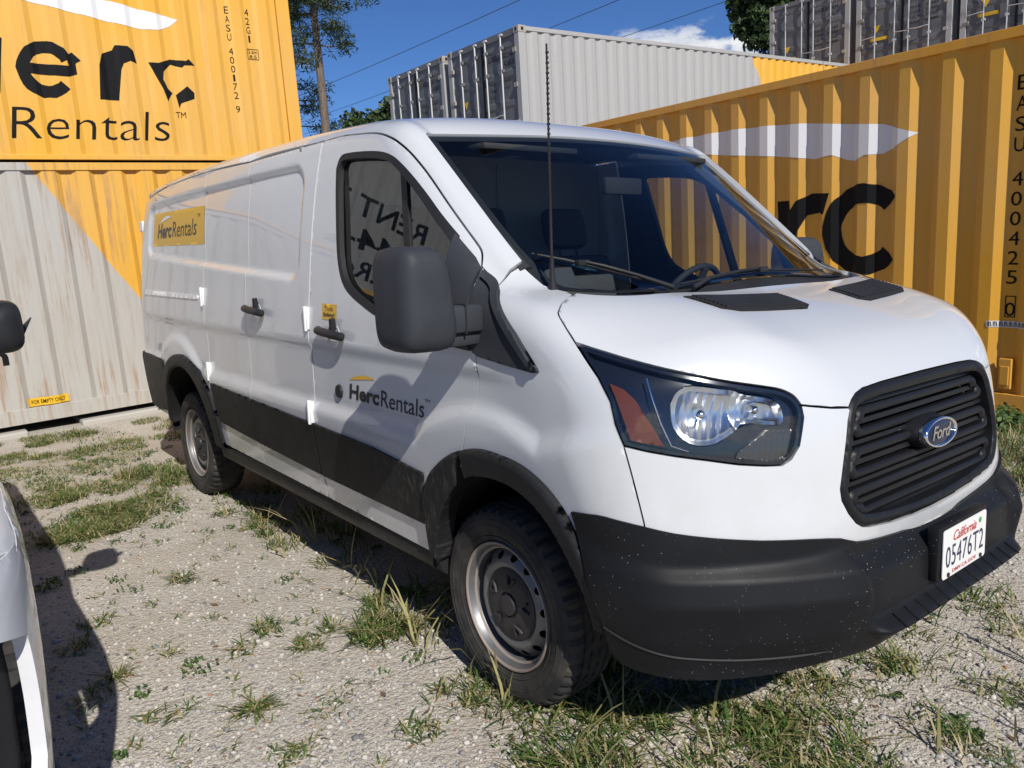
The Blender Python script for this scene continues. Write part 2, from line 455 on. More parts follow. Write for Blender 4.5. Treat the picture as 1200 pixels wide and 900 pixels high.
class Round:
    """projection towards a vertical axis at (x0, 0)"""
    def __init__(s, x0, r=.85): s.x0, s.r = x0, r
    def uv(s, P): P = np.atleast_2d(P); return np.stack([np.arctan2(P[:, 1], P[:, 0] - s.x0) * s.r, P[:, 2]], 1)
    def pts(s, UV, fn):
        th = UV[:, 0] / s.r; c, sn = np.cos(th), np.sin(th)
        return cast(np.stack([s.x0 + 3 * c, 3 * sn, UV[:, 1]], 1), np.stack([-c, -sn, 0 * c], 1), .5, 2.85, fn)
SIDE = Flat((0, 1, 0)); OBL = Flat((-.12, .75, -.65), t1=5.5); HOODP = Flat((-.45, 0, -.9)); WSP = Flat((-.6, 0, -.8)); ROOFP = Flat((0, 0, -1), t1=5.0)
REARP = Flat((1, 0, 0), 0, 3.0); FRONTP = Flat((-1, 0, 0), .5, 5.6); LAMPP = Flat((-.80, .58, -.16), t1=5.5); CYL = Round(.10); CYLB = Round(.15)
def in_poly(Q, poly):
    x, y = Q[:, 0], Q[:, 1]; r = np.zeros(len(Q), bool); A = poly; B = np.roll(poly, -1, 0)
    for (x0, y0), (x1, y1) in zip(A, B):
        if y0 == y1: continue
        c = ((y0 > y) != (y1 > y)) & (x < (x1 - x0) * (y - y0) / (y1 - y0) + x0); r ^= c
    return r
def seg_dist(Q, poly):
    d = np.full(len(Q), 1e9); A = poly; B = np.roll(poly, -1, 0)
    for a, b in zip(A, B):
        ab = b - a; L = ab @ ab
        if L < 1e-14: continue
        t = np.clip(((Q - a) @ ab) / L, 0, 1); d = np.minimum(d, np.hypot(*(Q - a - t[:, None] * ab).T))
    return d
def resample(P, h):
    out = []
    for a, b in zip(P, np.roll(P, -1, 0)):
        n = max(1, int(round(np.linalg.norm(b - a) / h))); out += [a + (b - a) * k / n for k in range(n)]
    return np.array(out)
def inset(P, g):
    A = .5 * np.sum(P[:, 0] * np.roll(P[:, 1], -1) - np.roll(P[:, 0], -1) * P[:, 1]); sgn = 1 if A > 0 else -1
    e = np.roll(P, -1, 0) - P; e /= np.maximum(np.linalg.norm(e, axis=1)[:, None], 1e-9); n = np.stack([-e[:, 1], e[:, 0]], 1) * sgn
    m = n + np.roll(n, 1, 0); l = np.maximum((m * m).sum(1), .6)
    return P + m * (2 / l)[:, None] * g
PANELS = []
def panel_data(outline, proj, h=.015, holes=(), gap=.002, flange=.02, offset=0., fn=G, off_fn=None, is_uv=False):
    polys = []
    for i, o in enumerate([outline] + list(holes)):
        o = np.asarray(o, float)
        if not is_uv and fn is G and proj not in (SIDE, REARP): o = snap(o)
        uv = o if is_uv else proj.uv(o); uv = resample(uv, h)
        if gap: uv = inset(uv, gap if i == 0 else -gap)
        polys.append(uv)
    o = polys[0]; lo, hi = o.min(0), o.max(0)
    gx, gy = np.meshgrid(np.arange(lo[0], hi[0], h), np.arange(lo[1], hi[1], h)); Q = np.stack([gx.ravel(), gy.ravel()], 1)
    keep = in_poly(Q, o)
    for q in polys[1:]: keep &= ~in_poly(Q, q)
    Q = Q[keep]
    for q in polys: Q = Q[seg_dist(Q, q) > .45 * h]
    pts = [Vector(p) for q in polys for p in q] + [Vector(p) for p in Q]; edges = []; b = 0
    for q in polys: edges += [(b + i, b + (i + 1) % len(q)) for i in range(len(q))]; b += len(q)
    vv, ee, ff, *_ = delaunay_2d_cdt(pts, edges, [], 0, 1e-6)
    UV = np.array([v[:] for v in vv]); T = np.array([f for f in ff if len(f) == 3])
    cen = UV[T].mean(1); k = in_poly(cen, o)
    for q in polys[1:]: k &= ~in_poly(cen, q)
    T = T[k]
    used = np.unique(T); remap = -np.ones(len(UV), int); remap[used] = np.arange(len(used)); UV = UV[used]; T = remap[T]
    P = proj.pts(UV, fn); N = gradn(P, fn)
    off = np.full(len(P), float(offset))
    if off_fn is not None: off = off + off_fn(UV, P, polys)
    P = P + N * off[:, None]
    fnrm = np.cross(P[T[:, 1]] - P[T[:, 0]], P[T[:, 2]] - P[T[:, 0]]); flip = (fnrm * N[T[:, 0]]).sum(1) < 0
    T[flip] = T[flip][:, ::-1]
    if flange:
        E = np.concatenate([T[:, [0, 1]], T[:, [1, 2]], T[:, [2, 0]]]); key = np.sort(E, 1); K = key[:, 0] * 10000000 + key[:, 1]
        _, inv, cnt = np.unique(K, return_inverse=True, return_counts=True); be = E[cnt[inv] == 1]
        bv = np.unique(be); m1 = -np.ones(len(P), int); m1[bv] = len(P) + np.arange(len(bv)); m2 = -np.ones(len(P), int); m2[bv] = len(P) + len(bv) + np.arange(len(bv))
        P2 = np.concatenate([P, P[bv], P[bv] - N[bv] * flange])
        T2 = np.concatenate([T, np.stack([m1[be[:, 1]], m1[be[:, 0]], m2[be[:, 0]]], 1), np.stack([m1[be[:, 1]], m2[be[:, 0]], m2[be[:, 1]]], 1)])
        return P2, T2
    return P, T
def panel(name, outline, proj, m, parent, mirror=True, lparent=None, **kw):
    P, T = panel_data(outline, proj, **kw)
    o = from_tris(name, P, T, m, parent)
    if mirror:
        o2 = from_tris(name, P * np.array([1, -1, 1]), T[:, ::-1], m, lparent or parent)
        return o, o2
    return o
def X(pts, y=-1.):
    """side outline given as (x, z)"""
    return [(p[0], y, p[1]) for p in pts]
def sym(half):
    """close a half outline (y <= 0, from centre to centre) with its mirror image"""
    H = [tuple(p) for p in half]; M_ = [(x, -y, z) for x, y, z in reversed(H) if abs(y) > 1e-6]
    return H + M_
def skin_text(name, s, x0, x1, z0, z1, m, parent, offset=.0022, bold=0., shear=0., flip=False, lift=None, spacing=1.):
    V, F = text_mesh(s, 1., bold, shear, spacing); V = fit(V, x0, x1, z0, z1)
    P = SIDE.pts(V, G); N = gradn(P, G); P = P + N * offset
    F = [tuple(f) for f in F]
    return new_obj(name, P, F, m, parent, smooth=False)
# ------------------------------------------------------------------ the van
LEAN = math.radians(-2.3)
van = empty("cargo_van", (0, 0, 0), (LEAN, 0, 0))
tag(van, "white rental cargo van with black grille and Herc Rentals lettering", "van")

B_X, M_X, R_X = -1.24, -1.98, -2.64
drip = [(-1.231, 2.031), (-2.0, 2.018), (-2.66, 2.033), (-3.4, 2.022), (-4.0, 1.985), (-4.34, 1.945)]
door_top = crv([(-1.231, 2.031), (-1.059, 2.032), (-.932, 2.022), (-.825, 2.012), (-.738, 1.997), (-.662, 1.972), (-.603, 1.943), (-.541, 1.905), (-.468, 1.852), (-.393, 1.792), (-.287, 1.702), (-.19, 1.619), (-.119, 1.557), (-.095, 1.529), (-.075, 1.494)], 3)
door_front = crv([(.0, 1.235), (.005, 1.161), (-.004, 1.113), (-.019, 1.062), (-.045, 1.003), (-.063, .935), (-.084, .89)], 3)
arch_f_mid = crv([(-.088, .865), (-.17, .815), (-.25, .75), (-.305, .67), (-.325, .58), (-.33, .44)], 4)
sail_back = [(-.062, 1.44), (-.045, 1.363), (-.030, 1.278), (-.012, 1.24)]
win = list(crv([(-1.055, 1.90), (-1.04, 1.932), (-1.0, 1.942), (-.853, 1.934), (-.725, 1.919), (-.645, 1.898), (-.583, 1.868), (-.495, 1.812), (-.399, 1.742), (-.306, 1.668), (-.205, 1.59)], 4)) + [(-.178, 1.50), (-.155, 1.36), (-.135, 1.252)] + list(crv([(-.20, 1.252), (-.40, 1.282), (-.618, 1.321), (-.769, 1.367), (-.875, 1.410), (-.935, 1.46), (-.975, 1.543), (-1.006, 1.674), (-1.036, 1.805), (-1.055, 1.90)], 4)[:-1])
door_o = list(door_top) + sail_back + list(door_front) + list(arch_f_mid) + [(-1.236, .455)]
doorR = []
def grow(poly, g): return inset(np.asarray(poly, float), g)
fd, fdl = panel("front_door", X(door_o), SIDE, PAINT, van, holes=[X(grow(win, .012))], h=.014)
# window recess rim, seal, glass, divider
for nm, o_, hh, m_, off, fl in (("window_seal", grow(win, -.013), grow(win, .013), SEAL, .001, .022),):
    panel(nm, X(o_), SIDE, m_, fd, lparent=fdl, holes=[X(hh)], h=.012, gap=0, offset=off, flange=fl)
def GWIN(x, y, z): return np.abs(y) - (.978 - .175 * (z - 1.6) - .055 * (x + .9))
panel("window_glass", X(grow(win, .006)), SIDE, SGLASS, fd, lparent=fdl, h=.04, gap=0, offset=-.012, flange=0, fn=GWIN)
bar = [(-.617, 1.885), (-.577, 1.866), (-.425, 1.29), (-.468, 1.295)]
panel("window_divider", X(bar), SIDE, SEAL, fd, lparent=fdl, h=.02, gap=0, offset=-.004, flange=.02, fn=GWIN)
panel("door_trim", X(grow(door_o, .035)), SIDE, CABIN, fd, lparent=fdl, holes=[X(grow(win, .02))], h=.035, gap=0, offset=-.055, flange=0)
# fender
fender_o = [(-.107, -1.04, .83)] + X(list(door_front)[::-1], -1.035) + X(sail_back[::-1], -1.0) + [(-.075, -.945, 1.492), (-.035, -.94, 1.455), (-.003, -.937, 1.42), (-.003, -.915, 1.446), (-.005, -.888, 1.472), (.004, -.845, 1.495), (.05, -.838, 1.465), (.10, -.835, 1.432), (.15, -.825, 1.408), (.195, -.82, 1.404), (0.229, -0.832, 1.404), (0.244, -0.873, 1.395), (0.262, -0.907, 1.385), (0.286, -0.940, 1.370), (0.299, -0.957, 1.361), (0.317, -0.967, 1.350), (0.361, -0.983, 1.322), (0.410, -0.996, 1.287)] + [(0.464, -1.006, 1.243), (0.509, -1.008, 1.200), (0.552, -1.007, 1.138), (0.570, -1.008, 1.080), (0.598, -1.002, 1.023), (0.612, -0.997, 0.974), (0.625, -0.993, 0.927), (0.640, -0.989, 0.872), (0.654, -0.986, 0.821), (0.665, -0.984, 0.773), (0.585, -1.023, 0.769), (0.530, -1.036, 0.764), (0.442, -1.039, 0.751)] + X(crv([(.37, .76), (.30, .82), (.22, .86), (.12, .88), (.05, .882), (-.02, .875)], 4), -1.045)
ff_, ffl = panel("front_fender", fender_o, OBL, PAINT, van, h=.013)
# black sail on the fender and mirror foot on the door
sail = [(-.070, 1.488), (-.010, 1.447), (.055, 1.405), (.13, 1.353), (.200, 1.304), (.256, 1.253), (.303, 1.210), (.312, 1.196), (.292, 1.191), (.145, 1.203), (.02, 1.216), (-.010, 1.228), (-.030, 1.278), (-.045, 1.363), (-.062, 1.44)]
panel("sail_trim", X(sail), SIDE, GREYP, ff_, lparent=ffl, h=.012, gap=.002, offset=.010, flange=.02)
ridge = [(-.060, 1.482), (.055, 1.405), (.200, 1.304), (.301, 1.210), (.306, 1.198), (.272, 1.208), (.160, 1.301), (.02, 1.404), (-.055, 1.452)]
panel("sail_ridge", X(ridge), SIDE, GREYP, ff_, lparent=ffl, h=.012, gap=.003, offset=.022, flange=.02)
# hood
hl_top = [(0.481, -0.971, 1.268), (0.567, -0.933, 1.244), (0.642, -0.887, 1.222), (0.707, -0.831, 1.203), (0.765, -0.764, 1.184), (0.815, -0.689, 1.167), (0.839, -0.652, 1.157), (0.861, -0.624, 1.139), (0.876, -0.610, 1.113)]
hood_rear = [(.420, 0, 1.40), (.418, -.17, 1.40), (.408, -.347, 1.393), (.380, -.595, 1.391), (.335, -.700, 1.388), (.27, -.775, 1.396), (.222, -.81, 1.404)]
gr_half = [(0, 1.138), (-.25, 1.137), (-.36, 1.133), (-.405, 1.126), (-.435, 1.112), (-.456, 1.090), (-.472, 1.062), (-.506, .956), (-.526, .879), (-.522, .846), (-.500, .806), (-.470, .774), (-.44, .757), (-.396, .747), (-.262, .729), (-.13, .720), (0, .716)]
hood_o = sym(list(crv(hood_rear, 3)) + [(0.244, -0.873, 1.395), (0.262, -0.907, 1.385), (0.286, -0.940, 1.370), (0.299, -0.957, 1.361), (0.317, -0.967, 1.350), (0.361, -0.983, 1.322), (0.410, -0.996, 1.287)] + list(crv([(0.410, -0.996, 1.287)] + hl_top, 3)[1:]) + [(0.889, -0.583, 1.108), (0.913, -0.524, 1.098), (0.927, -0.458, 1.091), (0.923, -0.435, 1.109), (0.918, -0.406, 1.122), (.914, -.36, 1.131), (.914, -.25, 1.136), (.914, 0, 1.138)])
hood = panel("hood", hood_o, HOODP, PAINT, van, mirror=False, h=.014, gap=.0025)
for sgn in (-1, 1):
    vo = [(.445, -.575, 1.37), (.512, -.150, 1.372), (.616, -.155, 1.334), (.640, -.20, 1.33), (.605, -.51, 1.33), (.572, -.562, 1.33)]
    vo = [(x, y * -sgn, z) for x, y, z in vo]
    vt = panel("hood_vent", vo, HOODP, VOIDM, hood, mirror=False, h=.02, gap=0, offset=.004, flange=.008)
    g = MB()
    for k in range(9):
        u = (k + .5) / 9
        a = np.array(vo[0]) * (1 - u) + np.array(vo[5]) * u; b = np.array(vo[1]) * (1 - u) + np.array(vo[2]) * u
        L_ = np.array([a + (b - a) * t for t in np.linspace(.05, .95, 9)])
        P = HOODP.pts(HOODP.uv(L_), G) + np.array([.3, 0, .95]) * .006
        g.tube(P, .0045, 5)
    g.build("vent_grid", BLACK, vt)
# roof with the windscreen pillars
dt3 = [SIDE.pts(np.array([[p[0], p[1]]]) if False else SIDE.uv([(p[0], -1, p[1])]), G)[0] for p in door_top]
dr3 = [SIDE.pts(SIDE.uv([(p[0], -1, p[1])]), G)[0] for p in drip]
ws_side = [(-.56, -.825, 1.972), (-.449, -.831, 1.88), (-.297, -.838, 1.757), (-.15, -.842, 1.632), (-.063, -.842, 1.557), (.004, -.840, 1.50)]
ws_top = [(-.455, 0, 2.0), (-.458, -.2, 2.0), (-.472, -.39, 1.995), (-.495, -.55, 1.99), (-.525, -.68, 1.988), (-.556, -.775, 1.985), (-.572, -.808, 1.98)]
roof_half = [(-4.38, 0, 2.06), (-4.38, -.70, 2.04), (-4.37, -.80, 2.0), (-4.355, -.86, 1.97)] + [tuple(p) for p in dr3[::-1]] + [tuple(p) for p in dt3[1:]] + [(-.035, -.94, 1.455), (-.003, -.937, 1.42), (-.003, -.915, 1.446), (-.005, -.888, 1.472)] + ws_side[::-1] + list(map(tuple, crv(ws_top, 3)[::-1]))
roof = panel("roof", sym([tuple(p) for p in roof_half]), ROOFP, PAINT, van, mirror=False, h=.016, gap=.003, flange=.02, off_fn=lambda UV, P, polys: .014 * sst(-.80, -.60, P[:, 0]) * sst(.79, .835, np.abs(P[:, 1])) * sst(.93, .88, np.abs(P[:, 1])))
# windscreen
ws_half = [tuple(p) for p in crv(ws_top, 3)] + ws_side[:-1] + [(.004, -.836, 1.50), (.09, -.828, 1.435), (.14, -.812, 1.41), (.20, -.765, 1.405), (.27, -.69, 1.405), (.315, -.58, 1.41), (.345, -.35, 1.425), (.352, 0, 1.43)]
ws_o = sym([tuple(p) for p in ws_half])
ws = panel("windscreen", ws_o, WSP, GLASS, van, mirror=False, h=.03, gap=.002, offset=-.004, flange=0)
wuv = WSP.uv(ws_o)
def edge_ring(d_): return [tuple(p) for p in inset(resample(wuv, .05), d_)]
ring = panel_data([tuple(p) for p in resample(wuv, .05)], WSP, h=.02, gap=0, holes=[edge_ring(.034)], offset=-.009, flange=0, is_uv=True)
from_tris("glass_border", ring[0], ring[1], SEAL, ws)
cowl_half = [(.352, 0, 1.43), (.345, -.35, 1.425), (.315, -.58, 1.41), (.27, -.69, 1.405), (.20, -.775, 1.405), (.20, -.81, 1.404)] + [tuple(p) for p in hood_rear[::-1]]
panel("cowl_cover", sym(cowl_half), HOODP, BLACK, van, mirror=False, h=.02, gap=-.004, offset=-.016, flange=.01)
# fascia around grille and lamps
g3 = [(.95, y, z) for y, z in gr_half]
fas_half_out = [(0.889, -0.583, 1.108), (0.876, -0.610, 1.113), (0.884, -0.610, 1.082), (0.886, -0.620, 1.049), (0.888, -0.633, 1.008), (0.880, -0.657, 0.974), (0.869, -0.682, 0.960), (0.844, -0.725, 0.962), (0.806, -0.786, 0.970), (0.760, -0.846, 0.983), (0.702, -0.912, 0.996), (0.648, -0.963, 1.009), (0.598, -1.002, 1.023), (0.612, -0.997, 0.974), (0.625, -0.993, 0.927), (0.640, -0.989, 0.872), (0.654, -0.986, 0.821), (0.665, -0.984, 0.773), (0.722, -0.935, 0.766), (0.787, -0.861, 0.765), (0.863, -0.753, 0.752), (0.931, -0.626, 0.742), (.954, -.515, .715), (.967, -.455, .70), (.974, -.326, .682), (.975, -.131, .665), (.975, 0, .663)]
gl = [p for p in g3[5:]]                                 # grille edge, top corner down to centre
R_half = [(0.927, -0.458, 1.091), (0.913, -0.524, 1.098)] + fas_half_out
outer = R_half + [(x, -y, z) for x, y, z in R_half[::-1] if abs(y) > 1e-6]
inner_l = [(x, -y, z) for x, y, z in gl]
fas_o = outer + inner_l + [p for p in gl[::-1] if abs(p[1]) > 1e-6]
fascia = panel("front_fascia", fas_o, CYL, PAINT, van, mirror=False, h=.013, gap=.002)
# grille
gr_o = sym([(.95, y, z) for y, z in gr_half])
guv = FRONTP.uv(gr_o); guv = resample(guv, .02)
def gpan(name, o_, holes, off, fl, parent, m=GRILLE, h=.016, fnoff=None):
    P, T = panel_data([tuple(p) for p in o_], FRONTP, h=h, gap=0, holes=[[tuple(p) for p in q] for q in holes], offset=off, flange=fl, is_uv=True, off_fn=fnoff)
    return from_tris(name, P, T, m, parent)
def pillow(w_):
    def f(UV, P, polys):
        d = np.min([seg_dist(UV, q) for q in polys], 0); t = np.clip(d / w_, 0, 1); return .010 * np.sqrt(1 - (1 - t) ** 2) - .010
    return f
grl = gpan("grille", inset(guv, .002), [], -.075, .07, van, VOIDM, .05)
gpan("grille_frame", inset(guv, .0015), [inset(guv, .034)], .004, .05, grl, GRILLE, .010, pillow(.014))
def stadium(zc0, zc1, hw0, hw1, r, n=7):
    """rounded bar outline in front view (u = y)"""
    pts = []
    for (cy, cz, a0) in ((hw0 - r, zc1 - r, 0), (-hw0 + r, zc1 - r, 90), (-hw1 + r, zc0 + r, 180), (hw1 - r, zc0 + r, 270)):
        for k in range(n + 1):
            t = math.radians(a0 + 90 * k / n); pts.append((cy + r * math.cos(t), cz + r * math.sin(t)))
    return np.array(pts)
def fu(P2):
    return FRONTP.uv(np.stack([np.full(len(P2), .95), P2[:, 0], P2[:, 1]], 1))
for (a, b, h0, h1) in ((1.000, 1.084, .398, .428), (.888, .972, .448, .470), (.776, .860, .474, .440)):
    o1 = stadium(a, b, h0, h1, .030); i1 = stadium(a + .024, b - .024, h0 - .034, h1 - .034, .016)
    gpan("grille_loop", fu(o1), [fu(i1)], -.012, .03, grl, GRILLE, .009, pillow(.013))
    zc = (a + b) / 2
    gpan("grille_slat", fu(stadium(zc - .007, zc + .007, h0 - .028, h1 - .028, .006, 3)), [], -.028, .02, grl, GRILLE, .012)
for zc, hw in ((.985, .47), (.873, .50), (.762, .43), (1.094, .41)):
    gpan("grille_slat", fu(stadium(zc - .006, zc + .006, hw, hw, .005, 3)), [], -.03, .02, grl, GRILLE, .012)
# emblem
emb = empty("emblem", (0, 0, 0), parent=grl)
def ell(a, b, x, cz=.955, n=48, tilt=.10): return [(x - (b * math.sin(2 * math.pi * k / n)) * tilt, a * math.cos(2 * math.pi * k / n), cz + b * math.sin(2 * math.pi * k / n)) for k in range(n)]
def stack(loops, cap=True):
    n = len(loops[0]); V = [p for l in loops for p in l]; F = []
    for i in range(len(loops) - 1):
        for k in range(n): F.append((i * n + k, i * n + (k + 1) % n, (i + 1) * n + (k + 1) % n, (i + 1) * n + k))
    if cap: F.append(tuple((len(loops) - 1) * n + k for k in range(n)))
    return V, F
V_, F_ = stack([ell(.116, .062, 0.884), ell(.112, .055, 0.939), ell(.104, .046, 0.962), ell(.100, .042, 0.970)]); new_obj("emblem_base", V_, F_, GRILLE, emb)
V_, F_ = stack([ell(.106, .046, 0.964), ell(.106, .046, 0.982), ell(.103, .043, 0.989), ell(.097, .038, 0.987), ell(.095, .036, 0.982)], False); new_obj("emblem_ring", V_, F_, CHROME, emb)
BLUE = mat("emblem_blue", (.005, .011, .038), .35, coat=.25)
V_, F_ = stack([ell(.096, .037, 0.980), ell(.092, .034, 0.983), ell(.045, .017, 0.984)]); new_obj("emblem_field", V_, F_, BLUE, emb)
tv, tf = text_mesh("Ford", 1., .012, .38, .92); tv = fit(tv, -.064, .066, -.018, .022)
new_obj("emblem_lettering", [(.9865 - (z + .0) * .10, y, .955 + z) for y, z in tv], tf, CHROME, emb, smooth=False)
# headlight: dark housing, chrome bowl, amber reflector, ribbed turn lamp, clear lens
hl_o = crv([(0.414, -0.995, 1.285)] + hl_top + [(0.884, -0.610, 1.082), (0.886, -0.620, 1.049), (0.888, -0.633, 1.008), (0.880, -0.657, 0.974), (0.869, -0.682, 0.960), (0.844, -0.725, 0.962), (0.806, -0.786, 0.970), (0.760, -0.846, 0.983), (0.702, -0.912, 0.996), (0.648, -0.963, 1.009), (0.598, -1.002, 1.023)], 3)
hl_o = list(map(tuple, hl_o)) + [(0.570, -1.008, 1.080), (0.552, -1.007, 1.138), (0.509, -1.008, 1.200), (0.464, -1.006, 1.243)]
HLB = mat("headlight_housing_black", (.010, .012, .018), .18, coat=.5)
hd, hdl = panel("headlight", hl_o, LAMPP, HLB, van, h=.014, gap=.003, offset=-.095, flange=0)
panel("headlight_lens", hl_o, LAMPP, LENS, hd, lparent=hdl, h=.013, gap=.004, offset=.001, flange=.012)
wall = [np.asarray(hl_o)]
luv = LAMPP.uv(hl_o)
P, T = panel_data([tuple(p) for p in inset(resample(luv, .012), .004)], LAMPP, h=.012, gap=0, holes=[[tuple(p) for p in inset(resample(luv, .012), .013)]], offset=-.004, flange=.03, is_uv=True)
for s_, pr_ in ((1, hd), (-1, hdl)):
    from_tris("lamp_rim", P * np.array([1, s_, 1]), T if s_ > 0 else T[:, ::-1], HLB, pr_)
bowl = [(0.679, -0.901, 1.134), (0.685, -0.881, 1.167), (0.709, -0.843, 1.183), (0.774, -0.763, 1.163), (0.833, -0.675, 1.141), (0.855, -0.655, 1.102), (0.857, -0.667, 1.068), (0.810, -0.749, 1.075), (0.770, -0.825, 1.026), (0.727, -0.878, 1.028), (0.693, -0.905, 1.071)]
def dish(UV, P, polys):
    d = seg_dist(UV, polys[0]); c = UV.mean(0); L = polys[0].max(0) - polys[0].min(0)
    q1 = LAMPP.uv([(0.735, -0.846, 1.105)])[0]; q2 = LAMPP.uv([(0.816, -0.723, 1.109)])[0]
    r1 = np.hypot(*(UV - q1).T); r2 = np.hypot(*(UV - q2).T)
    return -.055 * np.clip(1 - (np.minimum(r1 / .10, r2 / .075)) ** 2, 0, 1) - .010 * np.clip(d / .012, 0, 1) + .0016 * np.abs(np.sin(UV[:, 0] * 130))
bowl_c = [tuple(p) for p in crv(bowl + bowl[:1], 3)[:-1]]
panel("lamp_bezel", hl_o, LAMPP, HLB, hd, lparent=hdl, h=.012, gap=.003, offset=-.024, flange=0, holes=[bowl_c])
panel("reflector_bowl", bowl_c, LAMPP, BOWLM, hd, lparent=hdl, h=.0042, gap=-.001, offset=-.018, flange=0, off_fn=dish)
panel("amber_reflector", [(0.540, -0.998, 1.188), (0.578, -0.981, 1.173), (0.608, -0.969, 1.146), (0.680, -0.930, 1.020), (0.612, -0.990, 1.037)], LAMPP, AMBER, hd, lparent=hdl, h=.012, gap=0, offset=-.012, flange=.012)
TURN = mat("turn_lamp_clear", (.045, .042, .040), .22, coat=.6)
def ribs(UV, P, polys): return .004 * np.abs(np.sin(UV[:, 0] * 420))
panel("turn_lamp", [(0.806, -0.779, 1.000), (0.831, -0.729, 1.033), (0.844, -0.698, 1.056), (0.876, -0.639, 1.053), (0.876, -0.663, 0.981), (0.866, -0.686, 0.968), (0.804, -0.786, 0.985)], LAMPP, TURN, hd, lparent=hdl, h=.005, gap=0, offset=-.018, flange=.012, off_fn=ribs)
for s_, pr_ in ((1, hd), (-1, hdl)):
    for (px, py, pz, r) in ((.690, -.812, 1.094, .016), (.772, -.690, 1.100, .013)):
        q = MB(); n_ = Vector((.80, -.58, .16))
        ring_ = [Vector((px, py, pz)) + n_ * t for t in (0, .02, .035, .042, .044)]
        q.tube(ring_, [r, r, r * .85, r * .5, .001], 14)
        if s_ < 0: q = q.mirrored()
        q.build("lamp_bulb", CHROME, pr_, smooth=True)
    q = MB(); q.tube([(0.617, -0.932, 1.199), (0.641, -0.937, 1.149), (0.666, -0.931, 1.083), (0.691, -0.918, 1.025), (0.722, -0.887, 1.010)], .0022, 6)
    if s_ < 0: q = q.mirrored()
    q.build("lamp_trim_line", CHROME, pr_, smooth=True)
# front bumper
bt = [(.440, -1.055, .814), (.532, -1.045, .826), (.584, -1.028, .823), (.656, -.99, .813), (.720, -.937, .797), (.785, -.863, .784), (.862, -.756, .770), (.930, -.628, .760), (.962, -.532, .746), (.972, -.464, .722), (.975, -.328, .703), (.975, -.131, .687), (.975, 0, .685)]
bb = [(1.065, 0, .43), (1.06, -.2, .428), (1.03, -.45, .412), (.97, -.65, .394), (.88, -.80, .384), (.78, -.91, .382), (.68, -.98, .386), (.595, -1.02, .395), (.560, -1.04, .44), (.562, -1.05, .50), (.538, -1.06, .58), (.494, -1.06, .68)]
fb = panel("front_bumper", sym(list(map(tuple, crv(bt[::-1], 2))) + list(map(tuple, crv(bb[::-1], 2)))), CYLB, BUMP, van, mirror=False, h=.009, gap=.001, flange=.028, fn=GBUMP)
gro = MB()
for sgn in (-1, 1):
    L_ = crv([(.555, -1.03, .51), (.64, -1.0, .480), (.74, -.95, .458), (.85, -.84, .446), (.94, -.70, .444), (.99, -.60, .446)], 6)
    P = CYLB.pts(CYLB.uv(L_), GBUMP); N = gradn(P, GBUMP)
    q = MB(); q.tube(P + N * .001, [.004] * (len(P) - 5) + [.0035, .003, .0022, .0015, .0008], 6)
    if sgn > 0: q = q.mirrored()
    q.build("bumper_groove", SEAL, fb, smooth=True)
for k in range(-6, 7):
    y = k * .066
    MB().tube([(1.0935, y, .4855), (1.075, y, .4975), (1.050, y, .5135)], .0032, 6).build("step_rib", BUMP, fb, smooth=True)
# number plate
br = MB().bbox(1.030, 1.068, -.172, .172, .538, .706, .010).build("plate_bracket", BUMP, fb, smooth=True)
PLW = mat("plate_white", (.76, .76, .74), .35, coat=.4); PRED = mat("plate_red", (.50, .03, .03), .4); PNAVY = mat("plate_navy", (.012, .02, .07), .4); PGREEN = mat("plate_green", (.05, .30, .08), .4)
pl = empty("number_plate", (1.071, 0, .618), (0, math.radians(-1.2), 0), fb)
q = MB(); rr = stadium(-.076, .076, .1525, .1525, .012); q.prism([tuple(p) for p in rr], 0, .0022, 'x'); q.build("plate_sheet", PLW, pl)
for s_, x0, x1, z0, z1, m_, b_, sh in (("05476T2", -.133, .133, -.044, .022, PNAVY, .0, 0), ("California", -.085, .078, .031, .062, PRED, .006, .35), ("DMV.CA.GOV", -.085, .085, -.068, -.056, PRED, .02, 0)):
    v_, f_ = text_mesh(s_, 1., b_, sh, .95 if s_[0] == 'C' else 1.08); v_ = fit(v_, x0, x1, z0, z1)
    new_obj("plate_lettering", [(.0032, a, b) for a, b in v_], f_, m_, pl, smooth=False)
q = MB(); q.lathe([(.0028, .0095), (.0034, .009), (.0034, .0005)], 14, 'x', (0, .105, .052)); q.build("plate_sticker", PGREEN, pl)
for y in (-.115, .115):
    q = MB(); q.lathe([(.002, .007), (.006, .007), (.006, .0005)], 12, 'x', (0, y, -.066)); q.build("plate_screw", SEAL, pl)
# side doors, quarter panel, rear
def strip(x0, x1, zb0, zb1, top): return [(x0, zb0)] + [(x0, t) for t in (.6, .8, 1.0, 1.3, 1.6, 1.9)] + top + [(x1, t) for t in (1.9, 1.6, 1.3, 1.0, .8)] + [(x1, zb1)]
def dz(x): return float(np.interp(-x, [-p[0] for p in drip], [p[1] for p in drip]))
sd, sdl = panel("side_cargo_door", X([(B_X, .455), (B_X, dz(B_X)), (-1.6, dz(-1.6)), (M_X, dz(M_X)), (M_X, .465)]), SIDE, PAINT, van, h=.016)
rear_arch_mid = crv([(-2.60, .47), (-2.615, .58), (-2.645, .70), (-2.71, .80), (-2.82, .875), (-2.95, .918), (-3.10, .935), (-3.25, .925), (-3.40, .885), (-3.52, .815), (-3.60, .72), (-3.645, .60), (-3.66, .47)], 3)
ra1 = [p for p in rear_arch_mid if p[0] > R_X]; ra2 = [p for p in rear_arch_mid if p[0] < R_X]
ms, msl = panel("side_cargo_door", X([(M_X, .465), (M_X, dz(M_X)), (-2.3, dz(-2.3)), (R_X, dz(R_X))] + [(R_X, .69)] + [tuple(p) for p in ra1[::-1]]), SIDE, PAINT, van, h=.016)
